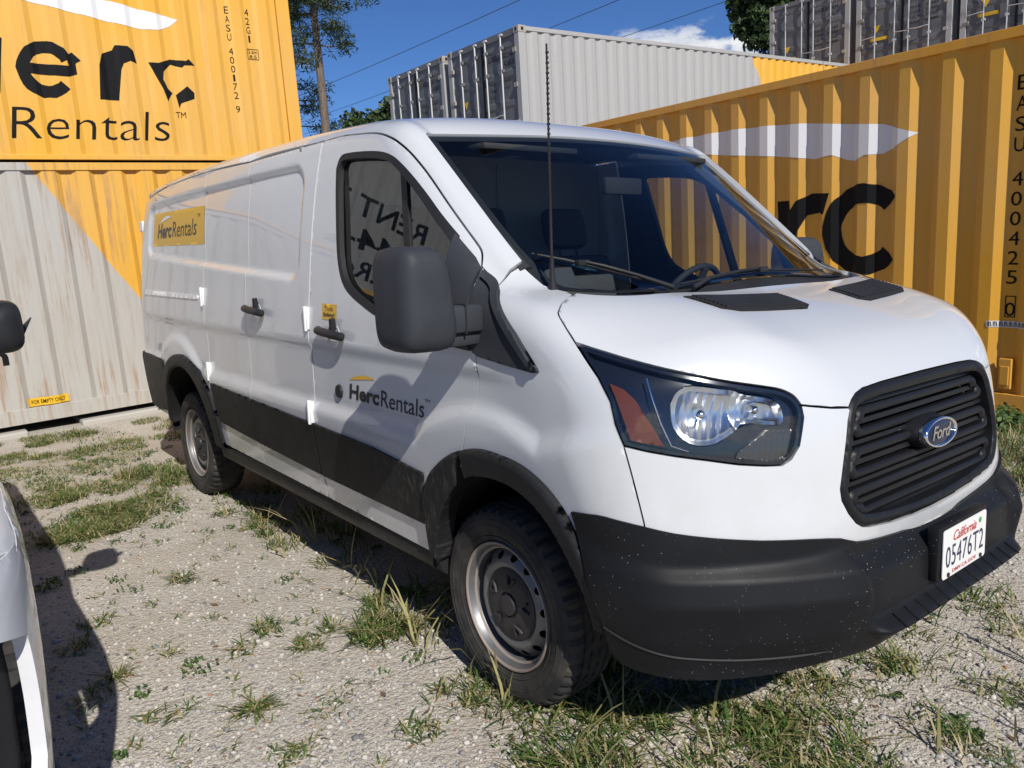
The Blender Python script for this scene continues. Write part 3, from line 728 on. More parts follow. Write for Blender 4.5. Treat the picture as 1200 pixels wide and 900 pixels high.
qp, qpl = panel("quarter_panel", X([(R_X, .69), (R_X, dz(R_X)), (-3.4, dz(-3.4)), (-4.0, dz(-4.0)), (-4.34, dz(-4.34)), (-4.37, 1.6), (-4.375, 1.2), (-4.37, .8), (-4.34, .47), (-3.66, .47)] + [tuple(p) for p in ra2[::-1]]), SIDE, PAINT, van, h=.018)
rd = panel("rear_door", [(-4.4, -.93, .42), (-4.4, -.93, 1.0), (-4.4, -.925, 1.4), (-4.4, -.88, 1.8), (-4.4, -.82, 1.96), (-4.4, -.68, 2.03), (-4.4, .68, 2.03), (-4.4, .82, 1.96), (-4.4, .88, 1.8), (-4.4, .925, 1.4), (-4.4, .93, 1.0), (-4.4, .93, .42)], REARP, PAINT, van, mirror=False, h=.04)
q = MB()
for sgn in (-1, 1):
    for z in (.95, 1.80):
        MB().bbox(-4.44, -4.36, min(sgn * .89, sgn * .865), max(sgn * .89, sgn * .865), z - .04, z + .04, .008).build("rear_hinge", WHITEP, rd)
# lower cladding on doors, wheel arch trims
clad_d = [(-.355, .70), (-.345, .765), (-.70, .797), (B_X + .006, .813), (B_X + .006, .565), (-.80, .560), (-.385, .556), (-.37, .60)]
panel("door_cladding", X(clad_d), SIDE, CLAD, fd, lparent=fdl, h=.016, gap=.0015, offset=.010, flange=.014)
panel("door_cladding", X([(B_X - .006, .813), (M_X + .006, .829), (M_X + .006, .590), (B_X - .006, .566)]), SIDE, CLAD, sd, lparent=sdl, h=.018, gap=.0015, offset=.010, flange=.014)
panel("door_cladding", X([(M_X - .006, .829), (-2.60, .842), (-2.575, .70), (-2.545, .615), (M_X - .006, .592)]), SIDE, CLAD, ms, lparent=msl, h=.018, gap=.0015, offset=.010, flange=.014)
panel("quarter_cladding", X([(-3.69, .52), (-3.66, .70), (-3.60, .80), (-3.585, .885), (-4.0, .892), (-4.33, .885), (-4.36, .80), (-4.36, .60), (-4.31, .50), (-3.95, .49)]), SIDE, CLAD, qp, lparent=qpl, h=.018, gap=.0015, offset=.012, flange=.02)
fo = crv([(-.37, .43), (-.367, .55), (-.352, .68), (-.300, .768), (-.214, .835), (-.142, .877), (-.089, .898), (-.019, .917), (.05, .926), (.124, .925), (.204, .919), (.272, .903), (.347, .866), (.415, .805), (.465, .725), (.510, .640), (.548, .555), (.556, .47)], 3)
fi = crv([(-.315, .43), (-.31, .485), (-.268, .598), (-.18, .717), (-.086, .793), (-.008, .828), (.084, .841), (.175, .839), (.254, .819), (.327, .779), (.400, .700), (.455, .610), (.487, .530), (.494, .47)], 3)
def flare(UV, P, polys): return -.010 * np.clip(1 - seg_dist(UV, polys[0]) / .012, 0, 1) ** 2
sx = -.086
panel("wheel_arch_trim", X([tuple(p) for p in fo if p[0] > sx] + [tuple(p) for p in fi[::-1] if p[0] > sx]), SIDE, CLAD, ff_, lparent=ffl, h=.010, gap=.0012, offset=.030, flange=.080, off_fn=flare)
panel("wheel_arch_trim", X([tuple(p) for p in fo if p[0] < sx] + [tuple(p) for p in fi[::-1] if p[0] < sx]), SIDE, CLAD, fd, lparent=fdl, h=.010, gap=.0012, offset=.024, flange=.075, off_fn=flare)
ro = crv([(-2.572, .44), (-2.585, .57), (-2.612, .69), (-2.66, .80), (-2.76, .875), (-2.88, .927), (-3.0, .957), (-3.12, .965), (-3.25, .953), (-3.40, .912), (-3.53, .845), (-3.62, .755), (-3.675, .64), (-3.70, .50), (-3.70, .44)], 3)
ri = crv([(-2.715, .44), (-2.73, .58), (-2.775, .70), (-2.85, .795), (-2.96, .858), (-3.10, .885), (-3.25, .87), (-3.40, .82), (-3.53, .72), (-3.60, .60), (-3.63, .50), (-3.63, .44)], 3)
panel("wheel_arch_trim", X([tuple(p) for p in ro] + [tuple(p) for p in ri[::-1]]), SIDE, CLAD, qp, lparent=qpl, h=.012, gap=.001, offset=.024, flange=.075, off_fn=flare)
# sills, floor, wheel wells
for sgn in (-1, 1):
    sy = sgn
    q = MB(); prof = [(.985, .445), (.995, .41), (.985, .372), (.95, .345), (.86, .335), (.86, .45)]
    pr2 = [(a * sy, z) for a, z in prof]
    q.prism(pr2 if sy > 0 else pr2[::-1], -2.70, -.335, 'x'); q.build("sill", BLACK, van, smooth=True)
    for cx, R_, nm in ((.075, .455, "wheel_well"), (-3.18, .50, "wheel_well")):
        n = 26; V = []; F = []
        for k in range(n + 1):
            t = math.radians(10 + 170 * k / n); x, z = cx + R_ * math.cos(t), .375 + R_ * math.sin(t)
            V += [(x, sy * 1.0, z), (x, sy * .58, z)]
        for k in range(n): F.append((2 * k, 2 * k + 1, 2 * k + 3, 2 * k + 2))
        F.append(tuple(2 * k + 1 for k in range(n + 1)))
        new_obj(nm, V, F, VOIDM, van)
q = MB(); q.box(-2.62, -.42, -.93, .93, .34, .46); q.box(-4.3, -2.6, -.57, .57, .40, .60); q.box(-.45, .82, -.57, .57, .30, .62); q.box(-4.3, -3.68, -.92, .92, .45, .60); q.build("under_body", VOIDM, van)
# axle, exhaust and suspension hints below the floor
q = MB(); q.tube([(-3.30, -.80, .345), (-3.30, .80, .345)], .045, 10); q.tube([(-3.3, -.12, .345), (-3.3, .12, .345)], .14, 12); q.build("rear_axle", VOIDM, van, smooth=True)
for sgn in (-1, 1):
    MB().bbox(-4.42, -4.30, sgn * .70 - .2, sgn * .70 + .2, .46, .60, .02).build("rear_bumper_corner", CLAD, van)
# wheels
def wheel(cx, sgn):
    w = empty("wheel", (cx, sgn * .86, .345), (0, 0, 0 if sgn < 0 else math.pi), van)
    pr_ = [(.085, .222), (.100, .232), (.112, .262), (.116, .290), (.110, .318), (.098, .336), (.082, .3445), (.045, .349), (.0, .350), (-.045, .349), (-.082, .3445), (-.098, .336), (-.112, .29), (-.10, .232), (-.085, .222)]
    n = 132; V = []; F = []; prs = []
    for i in range(len(pr_) - 1):
        for t in (0, .5): prs.append(tuple(np.array(pr_[i]) * (1 - t) + np.array(pr_[i + 1]) * t))
    prs.append(pr_[-1])
    for i, (o, r) in enumerate(prs):
        for k in range(n):
            rr_ = r
            if r > .328:
                ao = abs(o)
                if ao > .058 and (k % 3 == 0): rr_ -= .011
                elif .04 > ao > .02 and ((k + 1) % 3 == 0): rr_ -= .006
            if .262 < r < .29 and o > .1: rr_ += 0
            t = 2 * math.pi * k / n; V.append((rr_ * math.cos(t), -o, rr_ * math.sin(t)))
    for i in range(len(prs) - 1):
        for k in range(n): F.append((i * n + k, i * n + (k + 1) % n, (i + 1) * n + (k + 1) % n, (i + 1) * n + k))
    ty = new_obj("tyre", V, F, RUBBER, w)
    ty.data.set_sharp_from_angle(angle=math.radians(24))
    q = MB()
    for o in (.052, .018, -.018, -.052): q.lathe([(-o - .005, .3505), (-o, .343), (-o + .005, .3505)], n, 'y')
    for o, r in ((.1155, .285), (.108, .247), (.113, .305)): q.lathe([(-o + .002, r - .004), (-o - .0016, r), (-o + .002, r + .004)], 96, 'y')
    q.build("tread_groove", RUBBER, ty, smooth=True)
    q = MB(); q.lathe([(-.072, .196), (-.082, .206), (-.097, .214), (-.104, .219), (-.104, .224), (-.094, .2265), (-.085, .223)], 72, 'y'); q.build("rim_lip", RIMLIP, w, smooth=True)
    # barrel and disc with hand holes
    q = MB(); q.lathe([(-.098, .214), (-.08, .203), (-.04, .196), (.05, .192), (.08, .21)], 72, 'y'); rimo = q.build("rim", STEEL, w, smooth=True)
    nh = 14; hr = .0135; rc = .170
    def dz_(r): return -(.060 + float(np.interp(r, [.10, .132, .146, .158, .17, .185, .196], [.0, .012, .019, .014, .004, -.012, -.022])))
    Vd = []; Td = []
    seg = 3 * nh
    outl = [(.196 * math.cos(2 * math.pi * k / 84), .196 * math.sin(2 * math.pi * k / 84)) for k in range(84)]
    hol = [[(.1275 * math.cos(2 * math.pi * k / 60), .1275 * math.sin(2 * math.pi * k / 60)) for k in range(60)]]
    for k in range(nh):
        t = 2 * math.pi * (k + .3) / nh
        hol.append([(rc * math.cos(t) + hr * (1.15 * math.cos(j) * -math.sin(t) + .95 * math.sin(j) * math.cos(t)), rc * math.sin(t) + hr * (1.15 * math.cos(j) * math.cos(t) + .95 * math.sin(j) * math.sin(t))) for j in np.linspace(0, 2 * math.pi, 14, endpoint=False)])
    ptsl = [Vector(p) for h_ in [outl] + hol for p in h_]; eds = []; b = 0
    for h_ in [outl] + hol: eds += [(b + i, b + (i + 1) % len(h_)) for i in range(len(h_))]; b += len(h_)
    for r in (.1365, .146, .1525, .187):
        for k in range(90):
            p = (r * math.cos(2 * math.pi * k / 90), r * math.sin(2 * math.pi * k / 90)); ptsl.append(Vector(p))
    vv, _, ffc, *_ = delaunay_2d_cdt(ptsl, eds, [], 0, 1e-6); UVd = np.array([v[:] for v in vv]); Tt = np.array([f for f in ffc if len(f) == 3]); cc = UVd[Tt].mean(1); kk = in_poly(cc, np.array(outl))
    for h_ in hol: kk &= ~in_poly(cc, np.array(h_))
    Tt = Tt[kk]; rr = np.hypot(*UVd.T)
    from_tris("rim_disc", np.stack([UVd[:, 0], [dz_(r) for r in rr], UVd[:, 1]], 1), Tt, STEEL, w)
    q = MB(); q.lathe([(-.045, .196), (-.045, .01)], 40, 'y'); q.build("rim_back", VOIDM, w)
    q = MB(); q.lathe([(-.060, .1285), (-.073, .127), (-.078, .120), (-.079, .09), (-.083, .060), (-.083, .046), (-.074, .044), (-.074, .038), (-.090, .036), (-.093, .028), (-.093, .0005)], 60, 'y'); cap = q.build("hub_cap", HUBCAP, w, smooth=True)
    for k in range(5):
        t = 2 * math.pi * (k + .15) / 5; q = MB()
        pts = [(.105 * math.cos(t - .16), -.080, .105 * math.sin(t - .16)), (.090 * math.cos(t - .14), -.083, .090 * math.sin(t - .14)), (.072 * math.cos(t), -.086, .072 * math.sin(t)), (.090 * math.cos(t + .14), -.083, .090 * math.sin(t + .14)), (.105 * math.cos(t + .16), -.080, .105 * math.sin(t + .16))]
        q.tube(pts, .006, 6); q.build("hub_cap_rib", HUBCAP, cap, smooth=True)
    return w
for cx in (0, -3.30):
    for sgn in (-1, 1): wheel(cx, sgn)
# door furniture
def on_side(x, z, off=0.):
    P = SIDE.pts(SIDE.uv([(x, -1, z)]), G); return (P + gradn(P, G) * off)[0]
for pd, pdl, hx, hz in ((fd, fdl, -.995, 1.228), (sd, sdl, -1.83, 1.288)):
    for sgn, pr_ in ((1, pd), (-1, pdl)):
        hnd = empty("door_handle", (0, 0, 0), parent=pr_)
        q = MB(); A, Bm, C_ = on_side(hx - .115, hz + .008, .012), on_side(hx, hz, .052), on_side(hx + .115, hz - .010, .014)
        pts = crv([A, on_side(hx - .10, hz + .006, .026), on_side(hx - .06, hz + .004, .031), on_side(hx, hz, .032), on_side(hx + .06, hz - .004, .031), on_side(hx + .10, hz - .007, .026), C_], 3)
        q.tube(pts, [.013] + [.018] * (len(pts) - 2) + [.013], 10)
        if sgn < 0: q = q.mirrored()
        q.build("handle_grip", BLACK, hnd, smooth=True)
        P, T = panel_data(X([(hx + .055 * math.cos(t), hz - .012 + .048 * math.sin(t)) for t in np.linspace(0, 2 * math.pi, 24, endpoint=False)]), SIDE, h=.012, gap=0, offset=.002, flange=.006, off_fn=lambda UV, P, polys: -.004 * np.clip(seg_dist(UV, polys[0]) / .03, 0, 1))
        from_tris("handle_cup", P * np.array([1, sgn, 1]), T if sgn > 0 else T[:, ::-1], PAINT, hnd)
        q = MB(); q.tube([on_side(hx + .01, hz + .02, .01), on_side(hx + .015, hz + .06, .018)], [.016, .013], 8)
        if sgn < 0: q = q.mirrored()
        q.build("handle_lock", BLACK, hnd, smooth=True)
for hx, hz, pd, pdl in ((-1.255, 1.278, sd, sdl), (-1.255, .862, sd, sdl), (-2.665, 1.335, ms, msl), (-2.645, .905, ms, msl)):
    for sgn, pr_ in ((1, pd), (-1, pdl)):
        c = on_side(hx, hz)
        q = MB(); q.bbox(c[0] - .022, c[0] + .022, c[1] - .013, c[1] + .01, hz - .05, hz + .05, .005); q.tube([(c[0] + .008, c[1] - .012, hz - .054), (c[0] + .008, c[1] - .012, hz + .054)], .008, 10)
        if sgn < 0: q = q.mirrored()
        q.build("door_hinge", WHITEP, pr_, smooth=True)
panel("ridge_strip", X([(-4.08, 1.315), (-4.08, 1.345), (-2.75, 1.340), (-2.75, 1.318)]), SIDE, WHITEP, qp, lparent=qpl, h=.02, gap=0, offset=.006, flange=.01)  # thin raised white strip for the ridge along the quarter panel
q = MB(); q.lathe([(-.004, .030), (-.012, .026), (-.013, .001)], 20, 'y', tuple(on_side(-.985, .985))); q.build("lock_cap", BLACK, fd, smooth=True)
# mirrors: foot, arm, head
foot = [(-.205, 1.602), (-.10, 1.518), (-.068, 1.486), (-.066, 1.44), (-.050, 1.363), (-.034, 1.278), (-.020, 1.232), (-.15, 1.240), (-.175, 1.36), (-.195, 1.50)]
def sect(c, hy, hz_, p, n=36, topn=.0):
    out = []
    for k in range(n):
        t = 2 * math.pi * k / n; cy, sy = math.cos(t), math.sin(t)
        y = math.copysign(abs(cy) ** p, cy) * hy; z = math.copysign(abs(sy) ** p, sy) * hz_
        out.append((c[1] + y - (topn * hy * 2 * ((z / hz_ + 1) / 2) ** 1.3 * (y / hy + 1) / 2), c[2] + z))
    return out
for sgn, pr_, nm in ((1, fd, 0), (-1, fdl, 1)):
    mir = empty("side_mirror", (0, 0, 0), parent=pr_)
    if sgn < 0:                                              # the far mirror is folded back
        mir.matrix_local = Matrix.Translation((-.03, 1.06, 0)) @ Matrix.Rotation(math.radians(72), 4, 'Z') @ Matrix.Translation((.03, -1.06, 0))
    P, T = panel_data(X(foot), SIDE, h=.014, gap=.001, offset=.016, flange=.03)
    from_tris("mirror_foot", P * np.array([1, sgn, 1]), T if sgn > 0 else T[:, ::-1], GREYP, mir if sgn > 0 else pr_)
    loops = []
    for x, s_ in ((-.125, .86), (-.105, .97), (-.06, 1.0), (-.02, 1.0), (.025, .985), (.05, .95), (.068, .86), (.078, .70), (.082, .4)):
        L_ = sect((0, -1.238, 1.408), .094 * s_, .158 * s_, .42, 40, .22); loops.append([(x + .10 * (p[0] + 1.236), p[0], p[1]) for p in L_])
    V_, F_ = stack(loops); F_.append(tuple(range(39, -1, -1)))
    V_ = [(x, y * sgn, z) for x, y, z in V_]
    new_obj("mirror_head", V_, F_ if sgn > 0 else [f[::-1] for f in F_], GREYP, mir)
    L_ = sect((0, -1.238, 1.408), .080, .138, .42, 40, .22); new_obj("mirror_glass", [(-.127 + .10 * (p[0] + 1.236), p[0] * sgn, p[1]) for p in L_], [tuple(range(40))], CHROME, mir)
    q = MB()
    q.bbox(-.055, .050, -1.20, -1.040, 1.300, 1.385, .012); q.bbox(-.06, .030, -1.18, -1.03, 1.258, 1.310, .012)
    if sgn < 0: q = q.mirrored()
    q.build("mirror_arm", GREYP, mir, smooth=True)
    q = MB(); q.bbox(-.05, .053, -1.112, -1.106, 1.296, 1.389, .002)
    if sgn < 0: q = q.mirrored()
    q.build("mirror_joint", SEAL, mir)
# wipers, antenna
def on_ws(x, y, off=.0, z=None):
    P = snap(np.array([(x, y, 1.4 + (.37 - x) * .66 if z is None else z)])); return (P + gradn(P, G) * off)[0]
for pts in ([(-.003, -.798, 1.524), (.072, -.722, 1.502), (.150, -.642, 1.473), (.225, -.572, 1.442), (.29, -.53, 1.420)], [(.335, -.45, 1.410), (.335, -.310, 1.424), (.336, -.167, 1.437), (.339, -.021, 1.440), (.340, .194, 1.432), (.305, .455, 1.420)]):
    wp = empty("wiper", parent=van)
    q = MB(); L_ = [on_ws(x, y, .010, z) for x, y, z in pts]; q.tube(L_, [.003] + [.0055] * (len(L_) - 2) + [.003], 6); q.build("wiper_blade", SEAL, wp, smooth=True)
    if pts[0][1] < -.6:
        ap = [on_ws(.11, -.68, .020, 1.488), on_ws(.16, -.63, .022, 1.469), on_ws(.24, -.56, .020, 1.438), (.350, -.50, 1.412)]
    else:
        ap = [on_ws(.339, -.02, .020, 1.440), on_ws(.342, -.15, .020, 1.434), on_ws(.346, -.32, .020, 1.419), (.378, -.44, 1.408)]
    q = MB(); q.tube(ap, [.0045, .0055, .006, .009], 8); q.bbox(ap[0][0] - .012, ap[0][0] + .012, ap[0][1] - .025, ap[0][1] + .025, ap[0][2] - .016, ap[0][2] + .004, .004); q.build("wiper_arm", BLACK, wp, smooth=True)
an = empty("antenna", parent=van)
q = MB(); q.tube([(.137, -.830, 1.398), (.137, -.830, 1.412), (.135, -.830, 1.45), (.134, -.830, 1.52)], [.020, .018, .010, .006], 14); q.build("antenna_base", BLACK, an, smooth=True)
q = MB(); q.tube([(.134, -.830, 1.51), (.132, -.830, 1.85), (.131, -.830, 2.155)], [.0042, .0034, .003], 8)
for k in range(40): z = 1.55 + k * .0148; q.tube([(.133, -.830, z), (.133, -.830, z + .005)], .0055 if k % 2 else .0045, 8)
q.build("antenna_mast", BLACK, an, smooth=True)
# lettering on the van
panel("yellow_sticker", X([(-3.86, 1.645), (-3.86, 1.862), (-2.66, 1.848), (-2.66, 1.632)]), SIDE, YELV, qp, lparent=qpl, h=.02, gap=0, offset=.0015, flange=0)
skin_text("sticker_lettering", "Herc", -3.72, -3.34, 1.690, 1.785, INK, qp, .003, .03, .15)
skin_text("sticker_lettering", "Rentals", -3.32, -2.80, 1.690, 1.785, INK, qp, .003, .0, .15)
skin_text("sticker_lettering", "TM", -2.785, -2.735, 1.79, 1.81, INK, qp, .003)
def swoosh(x0, x1, z, hgt, thick):
    top = [(x0 + (x1 - x0) * t, z + hgt * math.sin(math.pi * min(1, t * .72 + .02))) for t in np.linspace(0, 1, 16)]
    bot = [(x0 + (x1 - x0) * t, z + hgt * math.sin(math.pi * min(1, t * .72 + .02)) - thick * math.sin(math.pi * t) ** .8) for t in np.linspace(1, 0, 16)[1:-1]]
    return top + bot
panel("sticker_swoosh", X(swoosh(-3.66, -3.36, 1.79, .04, .022)), SIDE, WHTV, qp, mirror=False, h=.02, gap=0, offset=.003, flange=0)
skin_text("door_lettering", "Herc", -.905, -.655, .965, 1.028, INK, fd, .0018, .035, .12)
skin_text("door_lettering", "Rentals", -.645, -.335, .965, 1.030, INK, fd, .0018, .0, .12)
skin_text("door_lettering", "TM", -.328, -.295, 1.025, 1.037, INK, fd, .0018)
panel("door_swoosh", X(swoosh(-.90, -.68, 1.043, .030, .016)), SIDE, YELV, fd, mirror=False, h=.02, gap=0, offset=.0018, flange=0)
panel("safety_sticker", X([(-1.105, 1.282), (-1.105, 1.348), (-.972, 1.346), (-.972, 1.280)]), SIDE, YELV, fd, mirror=False, h=.02, gap=0, offset=.0015, flange=0)
skin_text("safety_lettering", "Think", -1.08, -1.0, 1.318, 1.338, INK, fd, .003)
skin_text("safety_lettering", "Safety!", -1.09, -.985, 1.290, 1.311, INK, fd, .003, .02)
# cabin
q = MB(); q.box(-1.40, .30, -.90, .90, .455, .50); q.build("cabin_floor", CABIN, van)
q = MB(); q.box(.30, .34, -.86, .86, .50, 1.30); q.build("firewall", CABIN, van)
n = 24; V_ = []; F_ = []
prof = [(.335, 1.345), (.20, 1.352), (.02, 1.345), (-.10, 1.325), (-.17, 1.28), (-.19, 1.20), (-.16, 1.0), (-.10, .80), (.28, .70)]
for k in range(n + 1):
    y = -.87 + 1.74 * k / n; hump = .035 * math.exp(-((y - .42) / .20) ** 2)
    for x, z in prof: V_.append((x - (.12 * (abs(y) / .87) ** 2 if x > .1 else 0), y, z + (hump if -.2 < x < .15 and z > 1.2 else 0)))
m_ = len(prof)
for k in range(n):
    for i in range(m_ - 1): F_.append((k * m_ + i, k * m_ + i + 1, (k + 1) * m_ + i + 1, (k + 1) * m_ + i))
dash = new_obj("dashboard", V_, F_, CABIN, van)
MB().bbox(-.16, .06, -.02, .22, 1.338, 1.362, .01).build("dash_tray", CABIN, dash)
sw = empty("steering_wheel", (-.33, .42, 1.28), (0, math.radians(-62), 0), van)
q = MB(); q.tube([(.19 * math.cos(t), .19 * math.sin(t), 0) for t in np.linspace(0, 2 * math.pi, 49)], .015, 10, False); q.build("steering_rim", CABIN, sw, smooth=True)
q = MB(); q.bbox(-.07, .07, -.09, .09, -.03, .012, .02); q.bbox(-.19, .19, -.018, .018, -.02, .0, .006); q.bbox(-.018, .018, -.19, 0, -.02, .0, .006); q.build("steering_hub", CABIN, sw, smooth=True)
MB().tube([(-.33, .42, 1.27), (-.05, .42, 1.12)], .04, 10).build("steering_column", CABIN, van, smooth=True)
def seat(y0, y1, nm, heads):
    s = empty(nm, (0, 0, 0), parent=van)
    MB().bbox(-.98, -.46, y0, y1, .78, .93, .05).build("seat_cushion", SEATC, s, smooth=True)
    MB().bbox(-.90, -.52, y0 + .04, y1 - .04, .50, .80, .02).build("seat_base", CABIN, s, smooth=True)
    q = MB(); q.bbox(-.07, .07, y0, y1, 0, .62, .05); b = q.build("seat_back", SEATC, s, smooth=True); b.location = (-.98, 0, .90); b.rotation_euler = (0, math.radians(-14), 0)
    for hy in heads:
        q = MB(); q.bbox(-.05, .05, hy - .135, hy + .135, .66, .88, .045); q.tube([(0, hy - .06, .58), (0, hy - .06, .70)], .008, 6); q.tube([(0, hy + .06, .58), (0, hy + .06, .70)], .008, 6)
        hb = q.build("head_rest", SEATC, s, smooth=True); hb.location = (-.98, 0, .90); hb.rotation_euler = (0, math.radians(-14), 0)
seat(.17, .68, "driver_seat", (.42,)); seat(-.70, .02, "passenger_seat", (-.50, -.12))
q = MB(); q.box(-1.44, -1.42, -.93, .93, .50, 2.03); bh = q.build("bulkhead", PARTN, van)
for y in (-.62, -.22, .18, .55): MB().box(-1.419, -1.412, y - .012, y + .012, .55, 2.0).build("bulkhead_rib", PARTN, bh)
for k in range(4):
    for j in range(3): MB().box(-1.4195, -1.414, -.52 + j * .05, -.485 + j * .05, 1.60 + k * .05, 1.63 + k * .05).build("bulkhead_hole", SEAL, bh)
hl_half = [(-1.42, 0, 2.05), (-1.42, -.84, 2.02), (-1.0, -.83, 2.0), (-.74, -.80, 1.99), (-.62, -.76, 1.98), (-.52, -.45, 1.98), (-.50, 0, 1.98)]
panel("headliner", sym(hl_half), ROOFP, LINER, van, mirror=False, h=.06, gap=0, offset=-.05, flange=0)
for y in (-.42, .42):
    q = MB(); q.bbox(-.56, -.42, y - .24, y + .24, -.012, .012, .008); b = q.build("sun_visor", CABIN, van, smooth=True); b.location = (.0, 0, 1.935); b.rotation_euler = (0, 0, 0); 
MB().bbox(-.36, -.33, -.11, .11, 1.76, 1.83, .01).build("rear_view_mirror", CABIN, van, smooth=True)
for sgn in (-1, 1):
    q = MB(); q.tube([(-.60, sgn * .80, 1.93), (-.30, sgn * .82, 1.70), (.0, sgn * .83, 1.46)], [.035, .032, .04], 8); q.build("pillar_trim", LINER if sgn > 0 else CABIN, van, smooth=True)
# small stickers on the windscreen
TEAL = mat("sticker_teal", (.35, .62, .62), .5)
panel("windscreen_sticker", [(.120 + .030 * math.cos(t) * .7 + .010 * math.sin(t), -.675 + .034 * math.cos(t), 1.49 - .020 * math.cos(t) - .004 * math.sin(t)) for t in np.linspace(0, 2 * math.pi, 20, endpoint=False)], WSP, TEAL, ws, mirror=False, h=.01, gap=0, offset=-.006, flange=0)
panel("inspection_label", [(.165, .60, 1.45), (.165, .665, 1.45), (.235, .655, 1.41), (.235, .59, 1.41)], WSP, WHTV, ws, mirror=False, h=.02, gap=0, offset=-.006, flange=0)
# ------------------------------------------------------------------ ground
def ground_z(x, y):
    x = np.asarray(x, float); y = np.asarray(y, float)
    w = sst(-6.2, -4.4, x) * sst(9, 5, x) * sst(9, 3.5, np.abs(y))
    h = -.0402 * np.clip(y, -1.35, 1.35) * w - .05 * (1 - w)
    b = .012 * np.sin(x * 1.7 + .6 * y) * np.sin(y * 2.1 + .4) + .006 * np.sin(x * 4.3 + 1.2) * np.sin(y * 3.9 - x)
    for cx in (0, -3.3):
        for cy in (-.87, .87): b = b * (1 - np.exp(-((x - cx) ** 2 + (y - cy) ** 2) / .12))
    return h + b
def m_gravel():
    m = mat("gravel_ground", (.3, .28, .25), .95); t = NT(m); c = t.coord()
    v1 = t.vor(c, 55, out="Color"); v1d = t.vor(c, 55); v2 = t.vor(c, 140, out="Color"); v2d = t.vor(c, 140)
    big = t.noise(c, .9, 5, .6); mid = t.noise(c, 5, 5, .65)
    st1 = t.ramp(t.sep(v1)[0], [(0, (.22, .20, .185)), (.25, (.38, .355, .32)), (.6, (.48, .445, .39)), (.85, (.56, .53, .48)), (1, (.64, .61, .56))])
    st2 = t.ramp(t.sep(v2)[1], [(0, (.24, .21, .175)), (.4, (.40, .36, .30)), (.75, (.50, .455, .385)), (1, (.60, .56, .49))])
    soil = t.mix(t.ramp(mid, [(.35, 0.), (.7, 1.)]), (.44, .40, .345), (.56, .52, .455))
    fine = t.mix(t.ramp(v2d, [(.25, .85), (.6, .2)]), soil, st2)
    col = t.mix(t.math('MULTIPLY', t.ramp(v1d, [(.30, 1.), (.52, 0.)]), t.ramp(mid, [(.42, .15), (.62, .95)])), fine, st1)
    red = t.math('MULTIPLY', t.ramp(t.sep(v1)[2], [(.965, 0.), (.985, 1.)], 'CONSTANT'), t.ramp(v1d, [(.3, 1.), (.4, 0.)]))
    col = t.mix(t.math('MULTIPLY', red, .7), col, (.36, .13, .07))
    col = t.mix(t.ramp(big, [(.44, 0.), (.62, .75)]), col, t.mix(.55, col, (.36, .30, .22)))
    t.put(t.b.inputs["Base Color"], col); t.b.inputs["Specular IOR Level"].default_value = .2
    h = t.math('ADD', t.math('MULTIPLY', t.math('SUBTRACT', 1., v1d), .7), t.math('ADD', t.math('MULTIPLY', t.math('SUBTRACT', 1., v2d), .4), t.math('MULTIPLY', mid, .8)))
    t.bump(h, .7, .012)
    return m
GRAVEL = m_gravel()
xs = np.concatenate([np.linspace(-400, -12, 14)[:-1], np.linspace(-12, 5, 171), np.linspace(5, 400, 14)[1:]]); ys = np.concatenate([np.linspace(-400, -6, 14)[:-1], np.linspace(-6, 6, 121), np.linspace(6, 400, 14)[1:]])
gx, gy = np.meshgrid(xs, ys); Vg = np.stack([gx.ravel(), gy.ravel(), ground_z(gx.ravel(), gy.ravel())], 1); nx = len(xs)
Fg = [(j * nx + i, j * nx + i + 1, (j + 1) * nx + i + 1, (j + 1) * nx + i) for j in range(len(ys) - 1) for i in range(nx - 1)]
tag(new_obj("ground", Vg, Fg, GRAVEL), "pale gravel yard with sparse weeds under the van", "ground", kind="structure")
